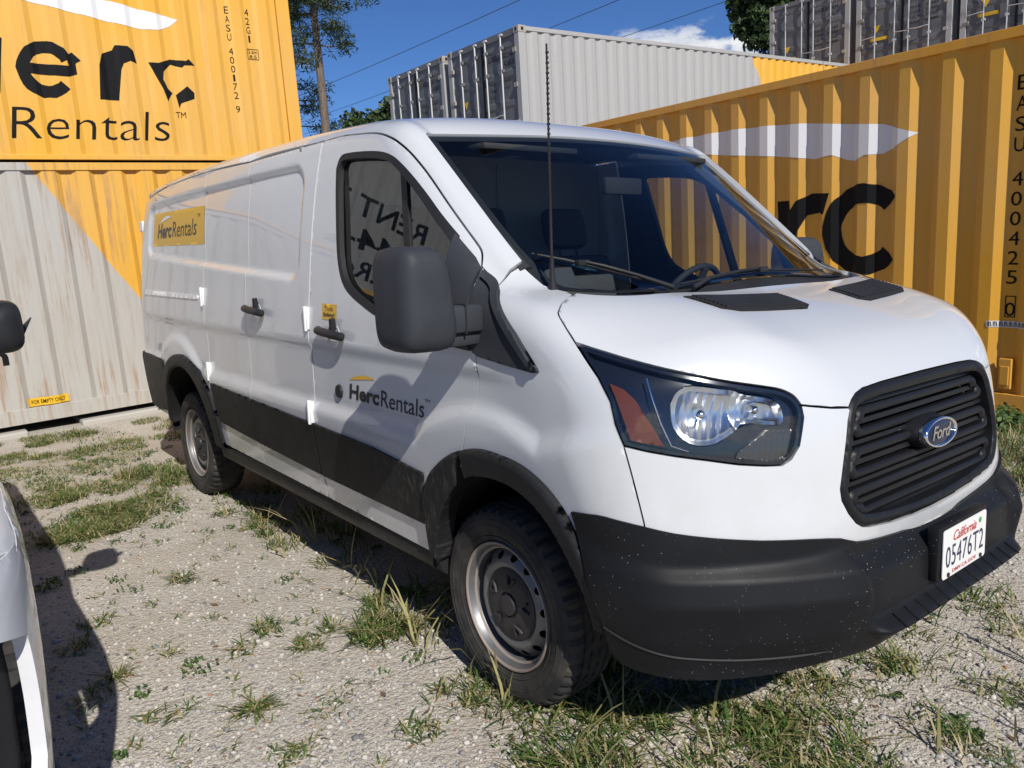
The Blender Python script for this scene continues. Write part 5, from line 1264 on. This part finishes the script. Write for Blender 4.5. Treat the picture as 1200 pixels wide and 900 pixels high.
for (x, y) in [(-1.17, -1.76), (-.73, -1.87), (-.55, -1.65), (-1.0, -1.55), (-1.09, -1.4), (-.83, -1.33), (-2.5, -.89), (-1.69, -1.94), (-1.49, -2.04), (-1.05, -2.09), (-1.15, -1.96), (-.17, -1.12), (-.01, -1.29), (-.22, -1.64), (-.06, -1.08), (-.9, -1.2), (-1.9, -1.5), (-.35, -1.45)]:
    k = R2.random(); sp.append((x, y, .02 + .05 * k, int(16 + 55 * R2.random()), .025 + .045 * R2.random(), 1.0 + .9 * R2.random()))
    for _ in range(3): sp.append((x + .14 * (R2.random() - .5), y + .14 * (R2.random() - .5), .04, int(4 + 14 * R2.random()), .02 + .035 * R2.random(), 1.4))
for _ in range(170): sp.append((-5.5 + 6.6 * R2.random(), -2.2 + 1.25 * R2.random(), .03, 9, .035, 1.3))
blades(sp, "weedy_grass", "short weedy grass growing in tufts through the gravel", "grass", (.045, .11, .018), (.10, .17, .035))
lr = np.random.default_rng(21); nl_ = 420; lx = np.concatenate([-6.3 + 7.6 * lr.random(nl_ // 2), -.6 + 2.0 * lr.random(nl_ // 2)]); lyy = np.concatenate([-2.2 + 1.5 * lr.random(nl_ // 2), -1.3 + 2.6 * lr.random(nl_ // 2)]); lz = ground_z(lx, lyy) + .006
la = lr.random(nl_) * 6.28; ll = .006 + .022 * lr.random(nl_) ** 2; lw = ll * (.12 + .3 * lr.random(nl_)); ca, sa = np.cos(la), np.sin(la); tl = .006 * lr.random(nl_)
LV = np.stack([np.stack([lx + ca * ll, lyy + sa * ll, lz + tl], 1), np.stack([lx - sa * lw, lyy + ca * lw, lz + .003], 1), np.stack([lx - ca * ll, lyy - sa * ll, lz], 1), np.stack([lx + sa * lw, lyy - ca * lw, lz - .001], 1)], 1).reshape(-1, 3); q4 = 4 * np.arange(nl_)[:, None]
LM = m_leaf("litter_brown", (.09, .055, .03), (.20, .13, .07), (.32, .24, .14)) if 'm_leaf' in globals() else mat("litter_brown", (.16, .10, .055), .8)
tag(from_tris("leaf_litter", LV, np.concatenate([q4 + np.array([0, 1, 2]), q4 + np.array([0, 2, 3])]), LM, smooth=False), "bits of dry brown leaf and twig on the gravel", "litter", kind="stuff")
# tall dry stalks by the wheel and bumper
st = many(30, -.9, .9, -1.08, -.45, .05, 6, .26, .8) + many(10, -2.9, -1.2, -.98, -.7, .06, 5, .22, .8) + many(8, .8, 1.3, -.4, .6, .06, 5, .2, .8)
blades(st, "dry_stalks", "tall thin dry stalks around the front wheel", "stalks", (.20, .20, .06), (.42, .38, .16), 9)
# leafy weeds at the foot of the right container
def leaf_mass(name, centres, n, size, m, flat=.5, seed=5, parent=None, tri=False):
    r = np.random.default_rng(seed); C = np.array(centres); k = r.integers(0, len(C), n)
    u = r.normal(size=(n, 3)); u /= np.linalg.norm(u, axis=1)[:, None]; P = C[k, :3] + u * (C[k, 3:4] * r.random((n, 1)) ** .45) * np.array([1, 1, C[0, 4] if C.shape[1] > 4 else .8])
    nrm = u + r.normal(size=(n, 3)) * .7 + np.array([0, 0, .5]); nrm /= np.linalg.norm(nrm, axis=1)[:, None]
    a = np.cross(nrm, r.normal(size=(n, 3))); a /= np.linalg.norm(a, axis=1)[:, None]; b = np.cross(nrm, a); s = size * (.5 + r.random((n, 1)))
    V = np.stack([P - a * s, P - b * s * flat, P + a * s, P + b * s * flat], 1).reshape(-1, 3); q = 4 * np.arange(n)[:, None]
    T = np.concatenate([q + np.array([0, 1, 2]), q + np.array([0, 2, 3])])
    return from_tris(name, V, T, m, parent, smooth=False)
def m_leaf(name, c0, c1, c2):
    m = mat(name, c1, .6); t = NT(m); g = t.node("ShaderNodeNewGeometry"); col = t.ramp(g.outputs["Random Per Island"], [(0, c0), (.5, c1), (1, c2)])
    t.put(t.b.inputs["Base Color"], col); tr = t.node("ShaderNodeBsdfTranslucent"); t.l.new(col, tr.inputs[0]); mx = t.node("ShaderNodeMixShader"); mx.inputs[0].default_value = .28
    t.l.new(t.b.outputs[0], mx.inputs[1]); t.l.new(tr.outputs[0], mx.inputs[2]); t.l.new(mx.outputs[0], t.n["Material Output"].inputs[0]); return m
LEAFG = m_leaf("weed_leaf", (.03, .07, .015), (.07, .13, .03), (.13, .20, .05)); PINE = m_leaf("pine_needles", (.018, .036, .012), (.04, .07, .02), (.085, .11, .03)); OAK = m_leaf("broad_leaf", (.02, .04, .012), (.045, .08, .022), (.09, .13, .035))
BARK = mat("tree_bark", (.17, .13, .10), .9); tb = NT(BARK); cb = tb.coord(); nb = tb.noise(tb.mapping(cb, (6, 6, 1.2)), 3, 6, .7); tb.put(tb.b.inputs["Base Color"], tb.ramp(nb, [(.3, (.09, .07, .055)), (.7, (.24, .19, .15))])); tb.bump(nb, .8, .05)
wc = []
for k in range(14):
    x = -.75 + 1.3 * R2.random(); y = 4.05 - .35 * R2.random() - .09 * x; wc.append((x, y, ground_z(x, y) + .09, .13, .8))
gw_ = []
for k in range(120):
    x = -5.6 + 6.8 * R2.random(); y = -2.1 + 1.6 * R2.random()
    if x > -4.2 and R2.random() < .45: continue
    gw_.append((x, y, ground_z(x, y) + .012, .035 + .05 * R2.random(), .25))
for k in range(40):
    x = .1 + 1.2 * R2.random(); y = -1.1 + 1.2 * R2.random(); gw_.append((x, y, ground_z(x, y) + .012, .03 + .04 * R2.random(), .25))
tag(leaf_mass("ground_weeds", gw_, 5200, .0085, LEAFG, .5, 14), "tiny broad leaved weeds creeping flat over the gravel", "weeds", kind="stuff")
tag(leaf_mass("leafy_weeds", wc, 1500, .022, LEAFG, .55, 4), "low leafy weeds along the foot of the tall yellow container", "weeds", kind="stuff")
# ------------------------------------------------------------------ trees
def limb(mb, p0, p1, r0, r1, bend=.1, n=5):
    p0 = np.array(p0); p1 = np.array(p1); off = R2.normal(size=3) * bend * np.linalg.norm(p1 - p0); pts = [p0 + (p1 - p0) * t + off * math.sin(math.pi * t) for t in np.linspace(0, 1, n)]
    mb.tube(pts, [r0 + (r1 - r0) * t for t in np.linspace(0, 1, n)], 8); return pts
def pine(name, label, base, H, r, crown0, lean=(0, 0), nb=46, spread=2.6, leaf=PINE, nl=14000, ls=.10, seed=1, group=None):
    root = empty(name, base); tag(root, label, "tree", group)
    tr = MB(); top = np.array([lean[0], lean[1], H]); pts = [np.array([lean[0], lean[1], 0]) * t ** 1.2 + np.array([.12 * math.sin(t * 4), .1 * math.sin(t * 5 + 1), H * t]) for t in np.linspace(0, 1, 14)]
    tr.tube([tuple(p) for p in pts], [r * (1 - .8 * t) for t in np.linspace(0, 1, 14)], 12); tr.build("trunk", BARK, root, smooth=True)
    rr = random.Random(seed); cl_ = []; br = MB()
    for k in range(nb):
        t = crown0 + (1 - crown0) * rr.random(); i = min(12, int(t * 13)); p = pts[i] + (pts[i + 1] - pts[i]) * (t * 13 - i); a = rr.random() * 6.283
        L = spread * (.35 + .75 * rr.random()) * (1.15 - .55 * (t - crown0) / (1 - crown0)); e = p + np.array([math.cos(a) * L, math.sin(a) * L, L * (.25 * rr.random() - .12)])
        limb(br, p, e, r * .16, .012, .12)
        for q in (.45, .65, .8, .95, 1.05):
            c = p + (e - p) * q + R2.normal(size=3) * .12 * L * q
            cl_.append((c[0], c[1], c[2] - .05 * rr.random(), .26 + .22 * rr.random(), .75))
    br.build("branches", BARK, root, smooth=True)["kind"] = "stuff"
    leaf_mass("crown", cl_, nl, ls, leaf, .16, seed, root); return root
def broad(name, label, base, H, R_, z0, seed=2, leaf=OAK, nl=11000, ls=.12, group=None):
    root = empty(name, base); tag(root, label, "tree", group); rr = random.Random(seed); tr = MB(); cl_ = []
    limb(tr, (0, 0, 0), (.2, .1, z0), .24, .16, .03)
    for k in range(24):
        a = rr.random() * 6.283; f = rr.random(); L = R_ * (.35 + .65 * math.sqrt(rr.random())) * (1.05 - .55 * f); e = (math.cos(a) * L, math.sin(a) * L, z0 + (H - z0) * f)
        limb(tr, (.2, .1, z0 * (.8 + .2 * f)), e, .08, .015, .12)
        for _ in range(5): cl_.append((e[0] + rr.uniform(-.5, .5), e[1] + rr.uniform(-.5, .5), e[2] + rr.uniform(-.45, .5), .40 + .35 * rr.random(), .75))
    tr.build("trunk", BARK, root, smooth=True); leaf_mass("crown", cl_, nl, ls, leaf, .55, seed, root); return root
gz = -.05
pine("pine_tree", "tall pine with bare lower trunk beside the yellow stack", (-20.6, 8.65, gz), 15.5, .17, .42, (.25, .35), 52, 2.0, nl=24000, ls=.085, seed=4, group=None)
pine("pine_tree", "darker pine half hidden behind the yellow stack", (-23.5, 9.15, gz), 14.5, .15, .36, (-.2, -.2), 46, 1.9, nl=16000, ls=.09, seed=8)
broad("broadleaf_tree", "round green tree behind the left grey container", (-38.0, 20.6, gz), 8.4, 3.0, 4.2, 3, nl=15000, ls=.15)
broad("broadleaf_tree", "low green tree between the pine trunk and the grey containers", (-44.0, 20.6, gz), 7.0, 2.6, 3.2, 13, nl=9000, ls=.15)
broad("broadleaf_tree", "dark green tree left of the high grey containers", (-20.7, 32.2, gz), 12.6, 3.0, 5.5, 6, nl=18000, ls=.15)
# ------------------------------------------------------------------ overhead wires
WIRE = mat("wire_black", (.02, .02, .022), .6)
for (a, b, lab) in (((-35.8, 16.1), (-19.3, 15.6), "overhead wire nearest the pine tree"), ((-43.5, 20.0), (-17.8, 18.7), "overhead wire passing behind the grey containers"), ((-21.2, 22.8), (-16.1, 22.4), "overhead wire above the small clouds")):
    a = np.array([*a, 9.0]); b = np.array([*b, 9.0]); d = (b - a) / np.linalg.norm(b - a); m0 = (a + b) / 2; pts = []
    for t in np.linspace(-55, 55, 60): p = m0 + d * t; pts.append((p[0], p[1], 9.0 + .0006 * (t * t - (np.linalg.norm(b - a) / 2) ** 2)))
    tag(MB().tube(pts, .011, 6).build("overhead_wire", WIRE, smooth=True), lab, "wire", "overhead wires")
# ------------------------------------------------------------------ white pickup standing on the left, its nose just in frame
TX, TY = -1.05, -3.24
pk = empty("pickup_truck", (TX, TY, .045)); tag(pk, "white pickup truck at the left edge, only its nose corner and mirror showing", "truck")
PKW = mat("pickup_white_paint", (.70, .71, .73), .3, coat=1.0)
PX = spl([.2, .35, .55, .75, .95, 1.1, 1.25], [1.38, 1.48, 1.55, 1.56, 1.53, 1.47, 1.36]); PH = spl([0, .3, .6, .75, .85, .95, 1.02], [0, .01, .05, .11, .19, .34, .52])
PW = spl([.2, .5, .8, 1.0, 1.15, 1.4, 1.85, 2.0], [.93, .965, .985, .99, .975, .93, .76, .70])
def GP(x, y, z):
    a = np.abs(y); gs = a - (PW(z) - .03 * sst(.6, 1.4, x)); gf = (x - (PX(z) - PH(a))) * .85
    gh = z - (1.14 + .0 * x - .07 * sst(.5, 1.5, x) - .06 * (a / .95) ** 4); gw = (x - (.30 - (z - 1.13) * 1.35 - .12 * (a / .75) ** 2)) * .6
    gw = np.maximum(gw, np.maximum(1.02 - z, (-1.95 + .35 * (z - 1.1)) - x)); gr = z - (1.86 - .05 * (a / .7) ** 3 - .03 * np.abs(x + .9) ** 2)
    low = smax(gh, gf, .09); g = smin(low, gw, .03); g = smax(g, gs, .10); g = smax(g, np.where(x > -2.2, gr, -9.), .07); return smax(g, -3.75 - x, .08)
PSIDE = Flat((0, -1, 0)); 
class PSideL(Flat): pass
body_side = [(-3.66, .42), (-3.68, 1.05), (-2.0, 1.07), (.2, 1.06), (.9, 1.03), (1.12, .99), (1.16, .80), (1.16, .55), (1.12, .40), (1.02, .40)] + [(.62 + .41 * math.cos(t), .40 + .43 * math.sin(t)) for t in np.radians(np.linspace(0, 180, 22))] + [(.18, .40), (-1.9, .42)] + [(-2.35 + .41 * math.cos(t), .40 + .43 * math.sin(t)) for t in np.radians(np.linspace(0, 180, 22))] + [(-2.78, .42)]
b_o = X(body_side, -1.)
panel("body_side", b_o, SIDE, PKW, pk, h=.035, gap=.002, fn=GP)
cab = [(-1.98, 1.09), (-1.72, 1.78), (-1.5, 1.80), (-.62, 1.78), (-.3, 1.52), (.10, 1.10)]
wn_ = [(-1.85, 1.15), (-1.68, 1.70), (-.72, 1.70), (-.42, 1.48), (-.12, 1.15)]
panel("cab_side", X(cab, -.9), SIDE, PKW, pk, h=.035, gap=.003, fn=GP, holes=[X(wn_, -.9)])
panel("cab_window", X(wn_, -.9), SIDE, m_glass("pickup_glass", (.10, .11, .12), 1.2), pk, h=.05, gap=.002, fn=GP, offset=-.008, flange=0)
panel("bonnet", sym([(.26, 0, 1.14), (.10, -.72, 1.14), (.12, -.90, 1.09), (.9, -.90, 1.05), (1.22, -.78, 1.0), (1.40, -.5, 1.02), (1.44, 0, 1.04)]), ROOFP, PKW, pk, mirror=False, h=.03, fn=GP)
panel("cab_roof", sym([(-.60, 0, 1.82), (-.66, -.66, 1.79), (-1.75, -.66, 1.79), (-1.85, 0, 1.8)]), ROOFP, PKW, pk, mirror=False, h=.04, fn=GP, flange=.03)
panel("pickup_windscreen", sym([(-.58, 0, 1.80), (-.65, -.66, 1.76), (.0, -.74, 1.2), (.16, -.6, 1.16), (.24, 0, 1.16)]), WSP, m_glass("pickup_glass", (.10, .11, .12), 1.2), pk, mirror=False, h=.05, fn=GP, flange=0)
PSH = Flat((-.05, .7, -.7), t1=5.6)
panel("fender_shoulder", [(-.1, -.97, 1.05), (.2, -.97, 1.045), (.9, -.965, 1.02), (1.13, -.93, .985), (1.22, -.80, 1.0), (1.0, -.82, 1.04), (.5, -.84, 1.07), (.0, -.84, 1.09)], PSH, PKW, pk, h=.02, gap=-.012, fn=GP, offset=-.001)
PCYL = Round(.6, .9)
nose = [(1.1, -.95, 1.0), (1.1, -.95, .55), (1.1, -.95, .38), (1.35, -.75, .34), (1.48, -.4, .34), (1.5, 0, .34)]
nose_top = [(1.42, 0, 1.05), (1.38, -.45, 1.03), (1.22, -.75, 1.01)]
grl_o = [(1.5, -.60, .95), (1.5, -.665, .80), (1.5, -.69, .62), (1.5, -.66, .42)]
holep = sym([(1.5, 0, .90), (1.45, -.58, .90), (1.3, -.80, .89), (1.2, -.885, .84), (1.2, -.895, .70), (1.2, -.89, .56), (1.25, -.86, .46), (1.45, -.5, .42), (1.5, 0, .42)])
panel("nose_cover", sym([p for p in nose_top] + nose), PCYL, PKW, pk, mirror=False, h=.022, gap=.001, fn=GP, holes=[holep], flange=.03)
pg = panel("pickup_grille", holep, PCYL, VOIDM, pk, mirror=False, h=.06, gap=-.004, fn=GP, offset=-.05, flange=0)
for k in range(11):
    z0 = .45 + .046 * k; L_ = np.array([(1.5, y, z0 + .012 * abs(y)) for y in np.linspace(-.86, .86, 31)]); P = PCYL.pts(PCYL.uv(L_), GP) - gradn(PCYL.pts(PCYL.uv(L_), GP), GP) * .022
    MB().tube([tuple(p) for p in P], .012, 6).build("grille_bar", GRILLE, pg, smooth=True)
for sgn in (-1, 1):
    src = [o for o in bpy.data.objects if o.name.startswith("wheel") and o.parent == van and o.type == 'EMPTY'][0]
    for cx in (.62, -2.35):
        w_ = src.copy(); COL.objects.link(w_); w_.parent = pk; w_.location = (cx, sgn * .84, .305); w_.rotation_euler = (0, 0, 0 if sgn < 0 else math.pi)
        for ch in list(src.children):
            c = ch.copy(); COL.objects.link(c); c.parent = w_
            for g_ in ch.children: d = g_.copy(); COL.objects.link(d); d.parent = c
    n = 18; V = []; F = []
    for cx in (.62,): pass
    pm = empty("pickup_mirror", (0, 0, 0), parent=pk); loops = []
    for x, s_ in ((.08, .9), (.10, 1.), (.16, 1.), (.20, .93), (.225, .7), (.235, .3)):
        loops.append([(x, p[0] * -1, p[1]) for p in sect((0, -1.065, 1.40), .082 * s_, .082 * s_, .5, 28, .1)])
    V_, F_ = stack(loops); F_.append(tuple(range(27, -1, -1))); new_obj("mirror_head", [(x, y * sgn, z) for x, y, z in V_], F_, BLACK, pm)
    q = MB(); q.bbox(.10, .17, min(sgn * .86, sgn * 1.02), max(sgn * .86, sgn * 1.02), 1.30, 1.345, .01); q.build("mirror_arm", BLACK, pm)
    q = MB(); q.prism([(sgn * 1.125, 1.375), (sgn * 1.175, 1.42), (sgn * 1.145, 1.365)], .12, .15, 'x'); q.build("mirror_lug", BLACK, pm)
MB().box(-3.6, .15, -.80, .80, .35, .60).build("chassis", VOIDM, pk); MB().box(.15, 1.35, -.6, .6, .30, .95).build("engine_bay", VOIDM, pk); MB().box(-3.6, -2.0, -.85, .85, .6, .72).build("load_bed", VOIDM, pk)
MB().bbox(-3.70, -3.66, -.92, .92, .45, 1.06, .01).build("tailgate", PKW, pk)
